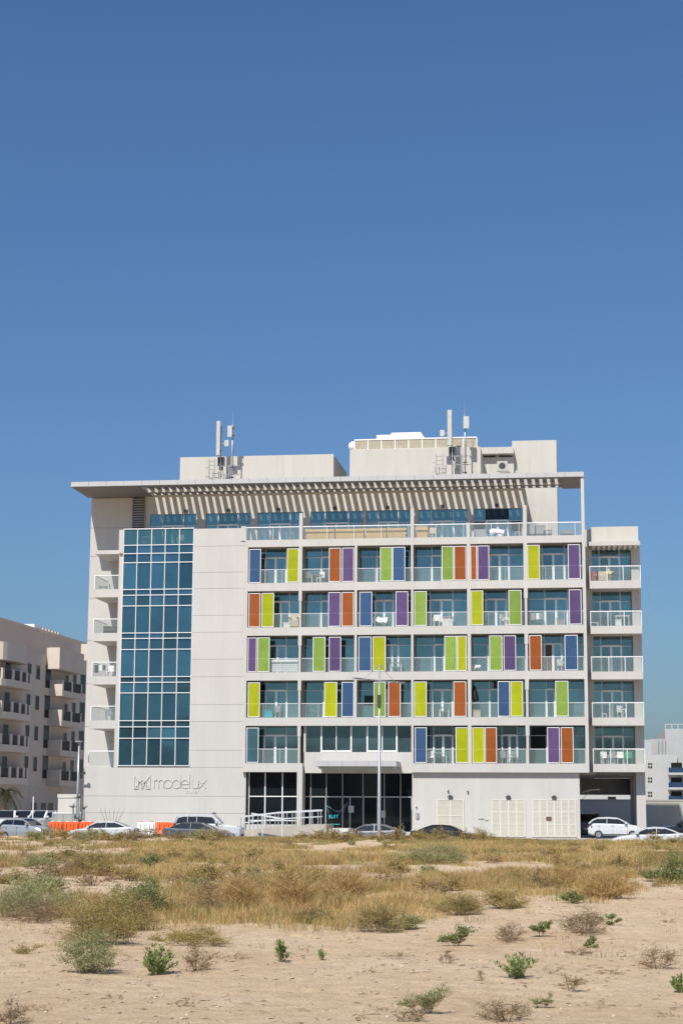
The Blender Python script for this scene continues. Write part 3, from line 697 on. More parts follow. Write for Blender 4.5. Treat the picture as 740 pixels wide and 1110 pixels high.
for z in floors:
    for px in (30.5, 40.0, 80.0): 
        u = U(px); wd = 1.15; nwin(u-wd/2,u+wd/2,z+1.0,z+2.5)
    u = U(89); nwin(u-.9,u+.9,z+.5,z+2.7)
    u = U(51); nwin(u-.9,u+.9,z+.3,z+2.75)
    u = U(7); nwin(u-.7,u+.7,z+.1,z+2.3)
    u = U(71.5); nwin(u-.45,u+.45,z+.1,z+2.2)
for px, py in ((4,692),(17.5,694),(28.5,698),(38,701),(84,716)):
    u = U(px, py); nwin(u-.6,u+.6,18.2,18.8,2.2)
def half_round(u0, u1, dpt, n=14):
    return [(u0+(u1-u0)*i/n, -dpt*math.sqrt(max(0,1-(2*i/n-1)**2))**0.6) for i in range(n+1)]
for i, z in enumerate(floors+[18.0]):
    a, b_ = U(-14), U(25)
    if i == 4:
        a, b_ = U(-12), U(18); q_ = MB(); q_.prism(half_round(a,b_,1.6),z-1.2,z+.6); nbp(q_, 'curved_parapet', M['nb_trim']); continue
    q_ = MB(); q_.prism(half_round(a,b_,1.7),z-.55,z+.12); s_ = nbp(q_, 'curved_balcony', M['nb_trim'])
    q_ = MB(); pts = half_round(a+.15,b_-.15,1.55,20)
    for k, (x, y) in enumerate(pts):
        if k % 4 == 2: q_ = MB(); q_.box(x-.28,x+.28,y-.05,y+.2,z+.12,z+1.2); nbp(q_, 'balcony_pier', M['nb_trim'], s_)
    q_ = MB()
    for k in range(len(pts)-1):
        for j in range(4):
            t = j/4; x = pts[k][0]*(1-t)+pts[k+1][0]*t; y = pts[k][1]*(1-t)+pts[k+1][1]*t; q_.box(x-.02,x+.02,y+.02,y+.05,z+.12,z+1.1)
        q_.bar((pts[k][0],pts[k][1]+.035,z+1.1),(pts[k+1][0],pts[k+1][1]+.035,z+1.1),.06,.06)
        q_.bar((pts[k][0],pts[k][1]+.06,z+.6),(pts[k+1][0],pts[k+1][1]+.06,z+.6),.02,.8)
    nbp(q_, 'railing', M['nbrail'], s_)
    # projecting box balcony further along
    a, b_ = U(53), U(75)
    q_ = MB(); q_.box(a,b_,-1.5,-.002,z-.5,z+.12); s_ = nbp(q_, 'box_balcony', M['nb'])
    for bb in ((a,a+.5,-1.5,-.002,z+.12,z+1.25),((a+b_)/2-.2,(a+b_)/2+.2,-1.5,-1.3,z+.12,z+1.2),(b_-.25,b_,-1.5,-.002,z+.12,z+1.2)): q_ = MB(); q_.box(*bb); nbp(q_, 'balcony_pier', M['nb_trim'], s_)
    q_ = MB(); x = a+.5
    while x < b_-.25: q_.box(x,x+.04,-1.42,-1.38,z+.12,z+1.12); x += .16
    q_.box(a+.5,b_-.25,-1.43,-1.37,z+1.12,z+1.18); q_.box(a+.5,b_-.25,-1.36,-1.34,z+.2,z+1.05); nbp(q_, 'railing', M['nbrail'], s_)
a, b_ = U(49), U(76)
q_ = MB(); q_.box(a,b_,-1.5,-.002,17.1,19.4); nbp(q_, 'balcony_hood', M['nb'])
q_ = MB(); q_.box(a-.12,a-.003,-1.52,-.25,17.1,19.42); nbp(q_, 'hood_end', M['nb_trim'])
za, zb = onface(88,698)[1], onface(88,716)[1]; q_ = MB(); q_.box(U(86),U(95),-1.6,-.01,zb,za); nbp(q_, 'balcony_hood', M['nb_trim'])
for z in floors:
    for k in range(5):
        q_ = MB(); q_.box(-14.04,-13.97,3+k*3.8,4.6+k*3.8,z+.9,z+2.5); nbp(q_, 'window', M['nb_win'])
for k in range(9):
    u = U(61)+.2+k*1.05; q_ = MB(); q_.box(u,u+.5,3,3.5,ZT+.25,ZT+.75); nbp(q_, 'roof_upstand', M['nb'])
q_ = MB(); u = U(57); q_.box(u,u+2.0,2.4,4,ZT+.25,ZT+.7); nbp(q_, 'roof_unit', M['white'])
for px in (37,47,55): u = U(px,870); nwin(u-.8,u+.8,.6,2.7)
q_ = MB(); u = U(32,855); random.seed(3)
while u < U(59,855): 
    wq = random.uniform(.25,.5); q_.box(u,u+wq,-.05,-.002,4.0 if False else 3.75,4.15); u += wq+.15
nbp(q_, 'wall_lettering', M['nb_trim'])  # plain raised blocks stand in for the wall lettering

M['nw'] = mat('cool_white_render', (0.40,0.415,0.415), 0.9, var=0.05, scale=0.4)
def white_block(name, label, Y, pxl, pxr, ytop, depth, py, m='nw'):
    x0 = X_(pxl, ytop, Y); x1 = X_(pxr, ytop, Y); zt = Z_((pxl+pxr)/2, ytop, Y)
    E_ = empty(name, ((x0+x1)/2, Y, 0), label, 'building'); off = tuple(E_.location)
    q_ = MB(); q_.box(x0,x1,Y,Y+depth,0,zt-.3); q_.box(x0,x1,Y,Y+.25,zt-.3,zt); q_.box(x0,x0+.25,Y+.25,Y+depth,zt-.3,zt); q_.box(x1-.25,x1,Y+.25,Y+depth,zt-.3,zt); q_.box(x0+.25,x1-.25,Y+depth-.25,Y+depth,zt-.3,zt); q_.build('wall', M[m], E_, off)
    return E_, off, x0, x1, zt
Y1 = 380.0
E1, o1, x0, x1, zt = white_block('white_building', 'low white building with three tiny dark windows and stacked blue-glass balconies on its corner', Y1, 620, 733, 818, 30, 850)
def wpart(E_, off, name, m, *boxes, parent=None):
    q_ = MB()
    for b_ in boxes: q_.box(*b_)
    return q_.build(name, m, parent or E_, off)
for y in (830,845.5,861):
    z = Z_(704,y,Y1); x = X_(704,y,Y1); wf = wpart(E1,o1,'window',M['nb_win'],(x-.42,x+.42,Y1-.04,Y1+.02,z-.55,z+.55)); wpart(E1,o1,'window_frame',M['white'],(x-.04,x+.04,Y1-.07,Y1-.04,z-.55,z+.55),(x-.42,x-.04,Y1-.07,Y1-.04,z-.04,z+.04),(x+.04,x+.42,Y1-.07,Y1-.04,z-.04,z+.04),parent=wf)
for y0, y1, yg in ((826,839,834),(842,855,850),(858,870,866)):
    a, b_ = X_(724.5,y0,Y1), X_(738.5,y0,Y1); zb = Z_(730,y1-1.5,Y1-1.2); zt_ = Z_(730,y0,Y1)
    bs = wpart(E1,o1,'balcony',M['nw'],(a-.3,b_+.3,Y1-1.5,Y1-.01,zb-.45,zb))
    wpart(E1,o1,'balustrade',glass_mat('navy_glass_%d' % y0,(.02,.045,.10),spec=.6),(a-.2,b_+.2,Y1-1.45,Y1-1.41,zb,zb+1.05),parent=bs)
    wpart(E1,o1,'window',M['nb_win'],(a+.4,b_,Y1-.05,Y1+.01,zb,zb+2.1),parent=bs)
for x in (650,): 
    a = X_(x+3,862,Y1); b_ = X_(x+17,862,Y1); zb = Z_(660,874,Y1); bs = wpart(E1,o1,'balcony',M['nw'],(a,b_,Y1-1.3,Y1-.01,zb-.2,zb)); wpart(E1,o1,'balustrade',M['nb_win'],(a,b_,Y1-1.25,Y1-1.2,zb,zb+1.0),parent=bs); wpart(E1,o1,'window',M['nb_win'],(a+1,b_,Y1-.05,Y1+.01,zb,zb+2.0),parent=bs)
wpart(E1,o1,'side_wing',M['nw'],(x1+.01,x1+8,Y1+1.5,Y1+14,0,zt-.4))
E2, o2, a, b_, z2 = white_block('white_building', 'tall plain white block with a railed flat roof rising behind the low white building', 430.0, 720, 800, 790, 36, 800)
wpart(E2,o2,'roof_rail',M['nw'],*[(a+k*1.5,a+k*1.5+.25,430,430.2,z2,z2+1.2) for k in range(14)],(a,a+22,430.2,430.4,z2+1.0,z2+1.2))
E3, o3, a, b_, z3 = white_block('white_building', 'narrow white roof block just right of the apartment building at its second floor', 400.0, 690, 705, 802, 16, 810)
wpart(E3,o3,'vent_pipe',M['grey'],(b_-2.2,b_-1.8,400,400.4,z3,z3+1.0))
M['greyw'] = mat('weathered_grey_render', (0.42,0.41,0.40), .9, var=.1, scale=.8)
E4, o4, a, b_, z4 = white_block('rooftop_block', 'grey rooftop block with lattice screen between two white buildings', 415.0, 704, 722, 801, 12, 805, 'greyw')
wpart(E4,o4,'lattice_screen',M['nw'],*[(a+1.4+k*.8,a+1.8+k*.8,414.5,414.9,z4-5.0,z4-.1) for k in range(3)],(a+1.4,b_,414.9,414.98,z4-4.0,z4-3.0))
for xa_, xb_, ht_, yy_ in ((-130,-84,22.0,-176),(-79,-52,18.5,-170),(-47,-8,23.0,-180),(-3,34,20.0,-172)):  # unseen blocks added behind the camera so the lower windows mirror something dark
    EB = empty('added_mirror_block', ((xa_+xb_)/2, yy_, 0), 'unseen beige apartment block added behind the camera for the lower windows to mirror', 'building', 'unseen blocks added for reflections'); ob = tuple(EB.location)
    wpart(EB, ob, 'wall', M['nb'], (xa_,xb_,yy_-14,yy_,-.2,ht_-.8), (xa_-.2,xb_+.2,yy_-14.2,yy_+.2,ht_-.79,ht_))
    for fl in range(5):
        k = xa_+2
        while k < xb_-2.5:
            if fl*3.6+3 < ht_-2: wpart(EB, ob, 'window', M['nb_win'], (k,k+1.6,yy_-.02,yy_+.05,fl*3.6+1.2,fl*3.6+2.9))
            k += 5.2
# boundary wall behind the block
WYB = 166.5
q_ = MB(); zb = Z_(700,868,WYB); q_.box(-6,40,WYB,WYB+.3,0,zb); q_.box(-6,40,WYB-.05,WYB+.35,zb,zb+.12)
tag(q_.build('boundary_wall', mat('cream_wall', (0.46,0.43,0.37), .9, var=.07, scale=.5)), 'long cream boundary wall behind the parking, partly in the shade of the apartment block', 'wall')
q_ = MB(); YA = 140.0; q_.box(X_(63.5,861,YA),X_(95,861,YA)-.6,YA,YA+8,0,Z_(75,861.5,YA)); q_.box(X_(63.5,861,YA)-.05,X_(95,861,YA)-.6,YA-.05,YA,Z_(75,861.5,YA)-.25,Z_(75,861.5,YA)+.05)
tag(q_.build('annex_wall', M['wall']), 'low plain white annex wall between the beige block and the big apartment building', 'wall')
# glass and rail fence by the left corner
YF_ = 128.6
a, b_ = X_(57,885,YF_), X_(92,885,YF_); zr = Z_(75,881,YF_)
FE = empty('glass_fence', ((a+b_)/2, YF_, .115), 'low fence of greyish clear panels under a white rail at the left building corner', 'fence'); fo = tuple(FE.location)
q_ = MB(); 
for k in range(3): q_.box(a+(b_-a)*k/3+.04,a+(b_-a)*(k+1)/3-.04,YF_,YF_+.02,.2,zr-.06)
q_.build('fence_panel', clear_mat('dusty_fence_panel', (.40,.41,.37), .6, .3), FE, fo)
q_ = MB(); q_.box(a,b_,YF_-.03,YF_+.05,zr-.06,zr+.02); q_.build('rail', M['white'], FE, fo)
for k in range(4):
    x = a+(b_-a)*k/3; q_ = MB(); q_.box(x-.03,x+.03,YF_-.02,YF_+.04,.115,zr-.06); q_.build('post', M['galv'], FE, fo)

# ------------------------------------------------------------------ roof antennas and ladders
def antenna(px, py_top, py_bot, wpx, ypole_bot, label, side, Y=134.3):
    x, zt = at(px, py_top, Y); zb = Z_(px, py_bot, Y); zp = Z_(px, ypole_bot, Y); s_ = Y/1900
    A_ = empty('panel_antenna', (x, Y, zp), label, 'antenna', 'antennas along the front of the roof'); off = (x, Y, zp)
    q_ = MB(); hw = wpx*s_/2; q_.prism([(x-hw,Y-.12),(x-hw*.7,Y-.24),(x+hw*.7,Y-.24),(x+hw,Y-.12),(x+hw*.8,Y),(x-hw*.8,Y)],zb,zt); q_.build('antenna_panel', M['antenna'], A_, off)
    q_ = MB(); q_.tube([(x+.15,Y+.2,27.0),(x+.15,Y+.2,zt-.4)],.045,8); q_.build('pole', M['galv'], A_, off, smooth=True)
    for k in (0,1):
        q_ = MB(); z = zb+.4+k*(zt-zb-.9); q_.box(x+.02,x+.2,Y,Y+.26,z,z+.1); q_.build('bracket', M['dark'], A_, off)
    q_ = MB(); q_.box(x-.12,x+.42,Y+.26,Y+.5,zb-.75,zb-.05); q_.box(x+.0,x+.3,Y+.26,Y+.45,zb-1.1,zb-.78); q_.build('radio_unit', M['dark'], A_, off)
    q_ = MB(); sx = x+side*.62; zz = zb+(zt-zb)*.28; q_.box(sx-.17,sx+.17,Y+.1,Y+.25,zz,zz+.5); q_.bar((sx,Y+.17,zz+.25),(x+.15,Y+.2,zz+.25),.04,.04); q_.build('small_antenna', M['antenna'], A_, off)
    q_ = MB(); 
    for d in (-.08,.05): q_.tube([(x+.2+d,Y+.24,zb-.9),(x+.25+d*2,Y+.3,zb-1.5),(x+.6+d,Y+.35,zb-1.9)],.018,5)
    q_.build('cable', M['black'], A_, off)
    q_ = MB(); q_.tube([(x+.85,Y+.25,27.0),(x+.85,Y+.25,zb-.7)],.07,8); q_.bar((x+.1,Y+.25,zb-.8),(x+1.7,Y+.25,zb-.8),.06,.06); q_.bar((x+.1,Y+.25,zb-1.5),(x+1.7,Y+.25,zb-1.5),.06,.06); q_.build('mounting_frame', M['grey'], A_, off)
antenna(237.5,457,494,5.2,512,'tall pale panel antenna with dark radio boxes over the left plant room',1)
antenna(487.3,445,483,5.8,512,'tall pale panel antenna with dark radio boxes in front of the louvred plant room',-1)
def whip(px, pbox0, pbox1, wpx, ptop, label, dx, Y=134.35):
    x, zt = at(px, ptop, Y); z0 = Z_(px, pbox0, Y); z1 = Z_(px, pbox1, Y); hw = wpx*Y/1900/2
    A_ = empty('whip_antenna', (x, Y, 27.0), label, 'antenna', 'antennas along the front of the roof'); off = (x, Y, 27.0)
    q_ = MB(); q_.tube([(x,Y,27.3),(x,Y,z0+.2)],.05,8); q_.build('pole', M['galv'], A_, off, smooth=True)
    q_ = MB(); q_.tube([(x,Y,z0+.2),(x,Y,zt)],[.025,.008],6); q_.build('whip', M['galv'], A_, off)
    q_ = MB(); q_.box(x+dx-hw,x+dx+hw,Y-.25,Y-.06,z1,z0); q_.build('antenna_panel', M['antenna'], A_, off)
    q_ = MB()
    for z in (z1+.1,z0-.2,28.0,28.8): q_.box(x-.16,x+.16,Y-.06,Y+.08,z,z+.08)
    q_.build('bracket', M['dark'], A_, off)
    q_ = MB(); q_.tube([(x+.05,Y+.06,z1),(x+.08,Y+.08,28.9),(x-.3,Y+.1,27.9)],.02,5); q_.build('cable', M['black'], A_, off)
whip(252.5,462,474,5,444,'slim mast with a short white box antenna and whip tip over the left plant room',-.18)
whip(503.3,452,465,6.2,434,'slim mast with a short white box antenna and whip tip by the louvred plant room',.12)
def roof_ladder(px0, px1, pt, label, Y=135.3):
    a, zt = at(px0, pt, Y); b_, _ = at(px1, pt, Y); L_ = empty('roof_ladder', ((a+b_)/2, Y, 27.0), label, 'ladder'); off = tuple(L_.location)
    for x in (a, b_): q_ = MB(); q_.tube([(x,Y,27.0),(x,Y,zt)],.03,6); q_.build('stile', M['grey'], L_, off)
    z = 27.25
    while z < zt-.1: q_ = MB(); q_.tube([(a,Y,z),(b_,Y,z)],.02,5); q_.build('rung', M['grey'], L_, off); z += .33
    q_ = MB(); 
    for k in range(3):
        z = 27.6+k*.75; q_.bar((a-.25,Y+.05,z),(a,Y,z),.03,.03); q_.bar((a-.25,Y+.05,z),(a-.25,Y+.5,z),.03,.03)
    q_.build('stand_off', M['grey'], L_, off)
roof_ladder(227,233,498,'metal roof ladder against the left plant room wall')
roof_ladder(472.5,479.5,492,'metal roof ladder against the louvred plant room wall')
x, z = at(545,503,138.6)
AC = empty('ac_unit', (x,138.9,z-.6), 'white air conditioning unit on the roof beside the stair tower', 'AC unit'); off = tuple(AC.location)
q_ = MB(); q_.box(x-.5,x+.35,138.6,139.0,z-.55,z+.25); q_.build('casing', mat('weathered_casing', (.45,.44,.40), .6), AC, off); q_ = MB(); q_.tube([(x-.08,138.59,z-.15),(x-.08,138.6,z-.15)],.27,16); q_.build('fan_grille', M['dark'], AC, off)
q_ = MB(); q_.box(x-.5,x-.42,138.65,138.95,z-.6,z-.55); q_.box(x+.37,x+.45,138.65,138.95,z-.6,z-.55); q_.build('bracket', M['grey'], AC, off)

# ------------------------------------------------------------------ balcony things
def f_chair(m):
    q = [('seat',(-.24,.24,-.24,.24,.40,.45)),('backrest',(-.24,.24,.20,.26,.45,.92))]
    return [(n, m, [b]) for n, b in q]+[('leg', m, [(sx*.20-.025,sx*.20+.025,sy*.20-.025,sy*.20+.025,0,.40)]) for sx in (-1,1) for sy in (-1,1)]+[('armrest', m, [(sx*.26-.025,sx*.26+.025,-.22,.22,.62,.66),(sx*.26-.025,sx*.26+.025,-.2,-.15,.40,.62)]) for sx in (-1,1)]
def f_table(m, w=.8, h=.72): return [('tabletop', m, [(-w/2,w/2,-.3,.3,h-.04,h)])]+[('leg', m, [(sx*(w/2-.06)-.025,sx*(w/2-.06)+.025,sy*.24-.025,sy*.24+.025,0,h-.04)]) for sx in (-1,1) for sy in (-1,1)]
def f_box(m, w=.6, h=.6, lid=None): return [('body', m, [(-w/2,w/2,-.25,.25,.03,h-.05)]),('lid', lid or m, [(-w/2-.03,w/2+.03,-.28,.28,h-.05,h)]),('foot', m, [(-w/2+.03,-w/2+.1,-.2,.2,0,.03),(w/2-.1,w/2-.03,-.2,.2,0,.03)])]
def f_sofa(m, w=1.0): return [('seat', m, [(-w/2+.14,w/2-.14,-.35,.2,.08,.42)]),('backrest', m, [(-w/2,w/2,.2,.38,.08,.82)]),('armrest', m, [(-w/2,-w/2+.14,-.35,.2,.08,.6)]),('armrest', m, [(w/2-.14,w/2,-.35,.2,.08,.6)]),('foot', M['dark'], [(-w/2+.05,-w/2+.12,-.3,-.2,0,.08),(w/2-.12,w/2-.05,-.3,-.2,0,.08)])]
def f_rack(m, cloth=None):
    q = [('frame', m, [(-.5,-.47,-.02,.02,0,.95),(.47,.5,-.02,.02,0,.95),(-.47,.47,-.02,.02,.92,.95),(-.47,.47,-.02,.02,.5,.53),(-.5,-.47,-.3,.3,0,.03),(.47,.5,-.3,.3,0,.03)])]
    if cloth: q += [('garment', cloth, [(-.42,-.12,-.04,.04,.35,.96)]),('garment', M['linen'], [(-.05,.2,-.04,.04,.5,.96)]),('garment', cloth, [(.25,.42,-.04,.04,.55,.96)])]
    return q
def f_cross(m):
    return 'cross', m
def furniture(name, label, cat, parts, x, y, z, rz=0, group='things standing on the balconies'):
    e_ = empty(name, (x, y, z), label, cat, group, rz)
    for n, m, bx in parts:
        q_ = MB()
        for b_ in bx: q_.box(*b_)
        q_.build(n, m, e_)
    return e_
def draped(name, label, px, z, w, h, m, y=130.95, group='things standing on the balconies'):
    x = X_(px, 650, y); e_ = empty(name, (x, y, z), label, 'laundry', group)
    q_ = MB(); q_.bar((-w/2,0,h-.05),(w/2,0,h-.05),.03,.03)
    for sx in (-1,1): q_.bar((sx*(w/2-.05)-.2,-.25,0),(sx*(w/2-.05)+.12,.1,h-.05),.03,.03); q_.bar((sx*(w/2-.05)+.2,-.25,0),(sx*(w/2-.05)-.12,.1,h-.05),.03,.03)
    q_.build('rack', M['galv'], e_)
    q_ = MB(); n = 9; random.seed(int(px)); tops = [h-.02+random.uniform(-.09,.04) for _ in range(n)]; lows = [max(.08,h*.35+random.uniform(-.22,.30)*h) for _ in range(n)]
    for i in range(n-1):
        a = -w/2+w*i/(n-1); b_ = -w/2+w*(i+1)/(n-1); ya = -.2+.06*math.sin(i*2.1); yb = -.2+.06*math.sin((i+1)*2.1)
        q_.poly([(a,ya,lows[i]),(b_,yb,lows[i+1]),(b_,-.02,tops[i+1]),(a,-.02,tops[i])]); q_.poly([(a,-.02,tops[i]),(b_,-.02,tops[i+1]),(b_,.2,tops[i+1]-.25),(a,.2,tops[i]-.25)])
    q_.build('cloth', m, e_, smooth=True); return e_
def bal(px, r, dy=0.9):
    dy = min(dy, .76); return X_(px, 600+48*(r-1), 130+dy), 130+dy, ROW[r]+.01
G = 'things standing on the balconies'
furniture('chair','grey mesh chair on the top balcony left of the orange panel','chair',f_chair(M['grey']),*bal(335,1),rz=.6)
furniture('table','small white table on the top balcony left of the orange panel','table',f_table(M['blush'],.75,.7),*bal(343,1))
furniture('chair','white plastic chair on the top balcony against the orange panel','chair',f_chair(M['blush']),*bal(347.5,1),rz=-.5)
furniture('armchair','beige upholstered armchair on the balcony right of the orange and yellow pair','armchair',f_sofa(M['beige'],.75),*bal(319,2)).scale = (1,1,1.35)
furniture('storage_box','white storage box next to the beige armchair','box',f_box(M['blush'],.5,.42),*bal(311.5,2,.6))
draped('drying_rack','white sheets drying on a rack between the blue and purple panels',412,ROW[2]+.01,1.15,.85,M['linen'])
furniture('chair','white armchair behind the rail right of the lone lime panel','chair',f_chair(M['blush']),*bal(473,2,.6))
furniture('storage_box','pale crate by the glass door right of the lone lime panel','box',f_box(M['blush'],.75,.75),*bal(485,2,1.4))
furniture('folding_chair','white folding chair beside the lime panel on the fifth balcony of its row','chair',f_chair(M['blush']),*bal(546,2),rz=1.0)
furniture('storage_box','small dark box beside the yellow panel one row below the top','box',f_box(M['dark'],.4,.4),*bal(526,2))
furniture('drying_rack','thin grey drying rack left of the single purple panel at the right end','laundry rack',f_rack(M['galv'],M['grey']),*bal(581,2))
furniture('storage_box','grey box beside the single purple panel at the right end','box',f_box(M['grey'],.6,.55),*bal(607,2))
e_ = empty('balcony_screen',(X_(309,719,130.5),130.45,ROW[3]+.01),'white and green patterned screen closing the lower half of a balcony','screen',G)
q_ = MB(); q_.box(-1.0,1.0,-.01,.02,.05,.98); q_.build('panel', M['linen'], e_)
q_ = MB()
for i in range(14):
    for j in range(6): 
        x = -.96+i*.14+(.07 if j % 2 else 0); z = .1+j*.145; q_.prism_y([(x-.045,z),(x,z-.05),(x+.045,z),(x,z+.05)],-.018,-.011)
q_.build('leaf_pattern', mat('sage_green', (.30,.42,.28), .8), e_)
furniture('table','round-edged white table behind the rail right of the blue and yellow pair','table',f_table(M['blush'],.9,.72),*bal(429,3,1.0))
draped('drying_rack','heap of white laundry left of the lime and purple pair',515,ROW[3]+.01,.65,.55,M['linen'])
furniture('chair','white plastic chair beside the blue panel at the right end','chair',f_chair(M['blush']),*bal(608,3),rz=.7)
furniture('storage_box','bright cyan box on the balcony beside the leftmost yellow panel','box',f_box(M['cyanp'],.62,.58),*bal(292,4,.5))
furniture('chair','grey chair next to the bright cyan box','chair',f_chair(M['grey']),*bal(300.5,4))
furniture('drying_rack','leaning grey drying rack left of the yellow and blue panels','laundry rack',f_rack(M['galv']),*bal(338,4),rz=.5)
furniture('table','white folding table between the yellow and orange panels','table',f_table(M['blush'],.75,.75),*bal(481,4))
furniture('storage_box','beige box left of the blue and yellow panels','box',f_box(M['beige'],.6,.55),*bal(516,4,.7))
e_ = empty('parasol',(*bal(513.5,4,1.2),),'closed black parasol above the beige box','parasol',G)
q_ = MB(); q_.tube([(0,0,.06),(0,0,2.4)],.025,6); q_.build('pole', M['dark'], e_); q_ = MB(); q_.tube([(0,0,1.3),(0,0,1.7),(0,0,2.35)],[.26,.24,.05],10); q_.build('canopy', M['black'], e_); q_ = MB(); q_.tube([(0,0,0),(0,0,.06)],.22,12); q_.build('base', M['dark'], e_)
furniture('table','white table on the lowest balcony between the blue and yellow panels','table',f_table(M['blush'],1.0,.78),*bal(477,5))
furniture('chair','white chair beside the table between the blue and yellow panels','chair',f_chair(M['blush']),*bal(467,5))
furniture('chair','grey chair right of the lower orange panel, nearer the panel','chair',f_chair(M['galv']),*bal(545,5),rz=.4)
furniture('chair','grey chair right of the lower orange panel, farther from it','chair',f_chair(M['galv']),*bal(554,5),rz=-.6)
def wing(px, r, dy=.75): return X_(px, 620+48*(r-1), 131+dy), 131+dy, ROW[r]+.01
furniture('armchair','dusty red armchair on the top balcony of the right wing','armchair',f_sofa(M['red'],.6),*wing(643.5,1))
furniture('sofa','cream sofa on the top balcony of the right wing','sofa',f_sofa(M['beige'],.95),*wing(652,1))
e_ = empty('pool_float',(X_(659,616,132),131.6,ROW[1]+.55),'pale yellow star-shaped float behind the top right railing','float',G)
q_ = MB(); q_.prism_y([(.42*math.cos(R(90+i*36))*(1 if i%2==0 else .38),.38*math.sin(R(90+i*36))*(1 if i%2==0 else .38)+.1) for i in range(10)],-.06,.06); q_.build('star', mat('pale_yellow_vinyl', (.72,.62,.30), .4), e_)
furniture('table','white covered table on the second balcony of the right wing','table',f_table(M['blush'],1.05,.8),*wing(674,2)); 
furniture('storage_box','white box under the covered table of the right wing','box',f_box(M['linen'],.45,.5),*wing(669.5,2,.5))
furniture('stool','low dark table on the second balcony of the right wing','table',f_table(M['dark'],.7,.4),*wing(656,2))
furniture('lounger','low white bench at the left of the second right wing balcony','bench',f_table(M['blush'],.7,.28),*wing(643,2,.5))
furniture('chair','white chair on the fourth balcony of the right wing','chair',f_chair(M['blush']),*wing(673,4),rz=.8)
furniture('stool','low white stool on the fourth balcony of the right wing','stool',f_table(M['blush'],.4,.3),*wing(654,4,.5))
furniture('chair','bright green plastic chair on the lowest balcony of the right wing','chair',f_chair(M['greenp']),*wing(680.5,5,.6)).scale = (1.15,1,1)
furniture('chair','white plastic chair left of the green chair','chair',f_chair(M['blush']),*wing(671.5,5,.8))
furniture('chair','white plastic chair at the left of the lowest right wing balcony','chair',f_chair(M['blush']),*wing(654.5,5,.8),rz=.3)
furniture('chair','grey chair between the two white chairs of the lowest right wing balcony','chair',f_chair(M['grey']),*wing(663,5,.8))
def left(px, r, z, dy=1.0): return X_(px, 640+50*r, 130.6+dy), 130.6+dy, z
furniture('stool','low pale stool on the topmost glass-railed side balcony','stool',f_table(M['galv'],.6,.35),*left(112,0,18.73))
furniture('cabinet','dark wicker cabinet on the second glass-railed side balcony','cabinet',f_box(M['wicker'],.95,.6),*left(119.5,1,15.35))
furniture('drying_rack','drying rack hung with dark clothes on the third glass-railed side balcony','laundry rack',f_rack(M['galv'],M['dark']),*left(108,2,12.03))
furniture('chair','white chair behind clothes on the third glass-railed side balcony','chair',f_chair(M['blush']),*left(119.5,2,12.03))
furniture('chair','pale chair on the fourth glass-railed side balcony','chair',f_chair(M['galv']),*left(118,3,8.68),rz=.5)
def terr(px, dy=.7): return X_(px, 580, 130+dy), 130+dy, 22.24
TG = 'things standing on the roof terrace'
for k, (pa_, pb_, lab) in enumerate([(332,363,'tan timber planter at the left end of the roof terrace row'),(363.6,395,'tan timber planter second in the roof terrace row'),(396.5,419,'tan timber planter third in the roof terrace row'),(419.6,440,'tan timber planter at the right end of the roof terrace row')]):
    x0, y0, z0 = terr(pa_); x1 = terr(pb_)[0]; e_ = empty('timber_planter', ((x0+x1)/2, y0, z0), lab, 'planter', TG); hw = (x1-x0)/2-.02
    q_ = MB()
    for j in range(5): 
        o_ = .08*((j+k) % 2) if k in (0,3) else 0
        q_.box(-hw-(o_ if k == 0 else 0),hw+(o_ if k == 3 else 0),-.25,.25,.06+j*.165,.06+j*.165+.155)
    q_.build('board', M['teak'], e_)
    q_ = MB(); q_.box(-hw,-hw+.08,-.22,.22,0,.06); q_.box(hw-.08,hw,-.22,.22,0,.06); q_.build('foot', M['brown'], e_)
furniture('timber_cabinet','pale tan timber cabinet right of the planters on the roof terrace','cabinet',f_box(M['teak'],.85,1.0,M['beige']),*terr(457.5),group=TG)
furniture('chair','tan chair beside the timber cabinet on the roof terrace','chair',f_chair(M['beige']),*terr(468.5),group=TG)
furniture('storage_box','white box at the left of the last glazed terrace bay','box',f_box(M['linen'],.5,.55),*terr(510),group=TG)
furniture('armchair','grey armchair on the roof terrace right of the white box','armchair',f_sofa(M['grey'],.9),*terr(520,1.2),group=TG)
draped('draped_table','white cloth thrown over a rack on the roof terrace',539,22.24,1.1,.75,M['linen'],130.8,TG)
furniture('stool','small grey stool at the right of the last glazed terrace bay','stool',f_table(M['galv'],.5,.45),*terr(561),group=TG)
for k, (px, w_, h_, lab) in enumerate([(577,.5,1.15,'tallest dark grey cabinet on the open terrace beside the stair tower'),(585,.75,.95,'dark grey cabinet second in the stepped row by the stair tower'),(593.5,.6,.6,'lowest dark grey cabinet in the stepped row by the stair tower'),(614.5,.95,.5,'wide grey cabinet alone near the right terrace post')]):
    furniture('storage_cabinet',lab,'cabinet',f_box(M['grey'],w_,h_),*terr(px,1.0),group=TG)
furniture('table','white table behind the glass screen of the corner terrace','table',f_table(M['blush'],1.0,.75),X_(162,577,132),132.0,22.22,group=TG)
furniture('chair','white chair behind the glass screen at the right of the corner terrace','chair',f_chair(M['blush']),X_(196,577,132),132.0,22.22,group=TG)

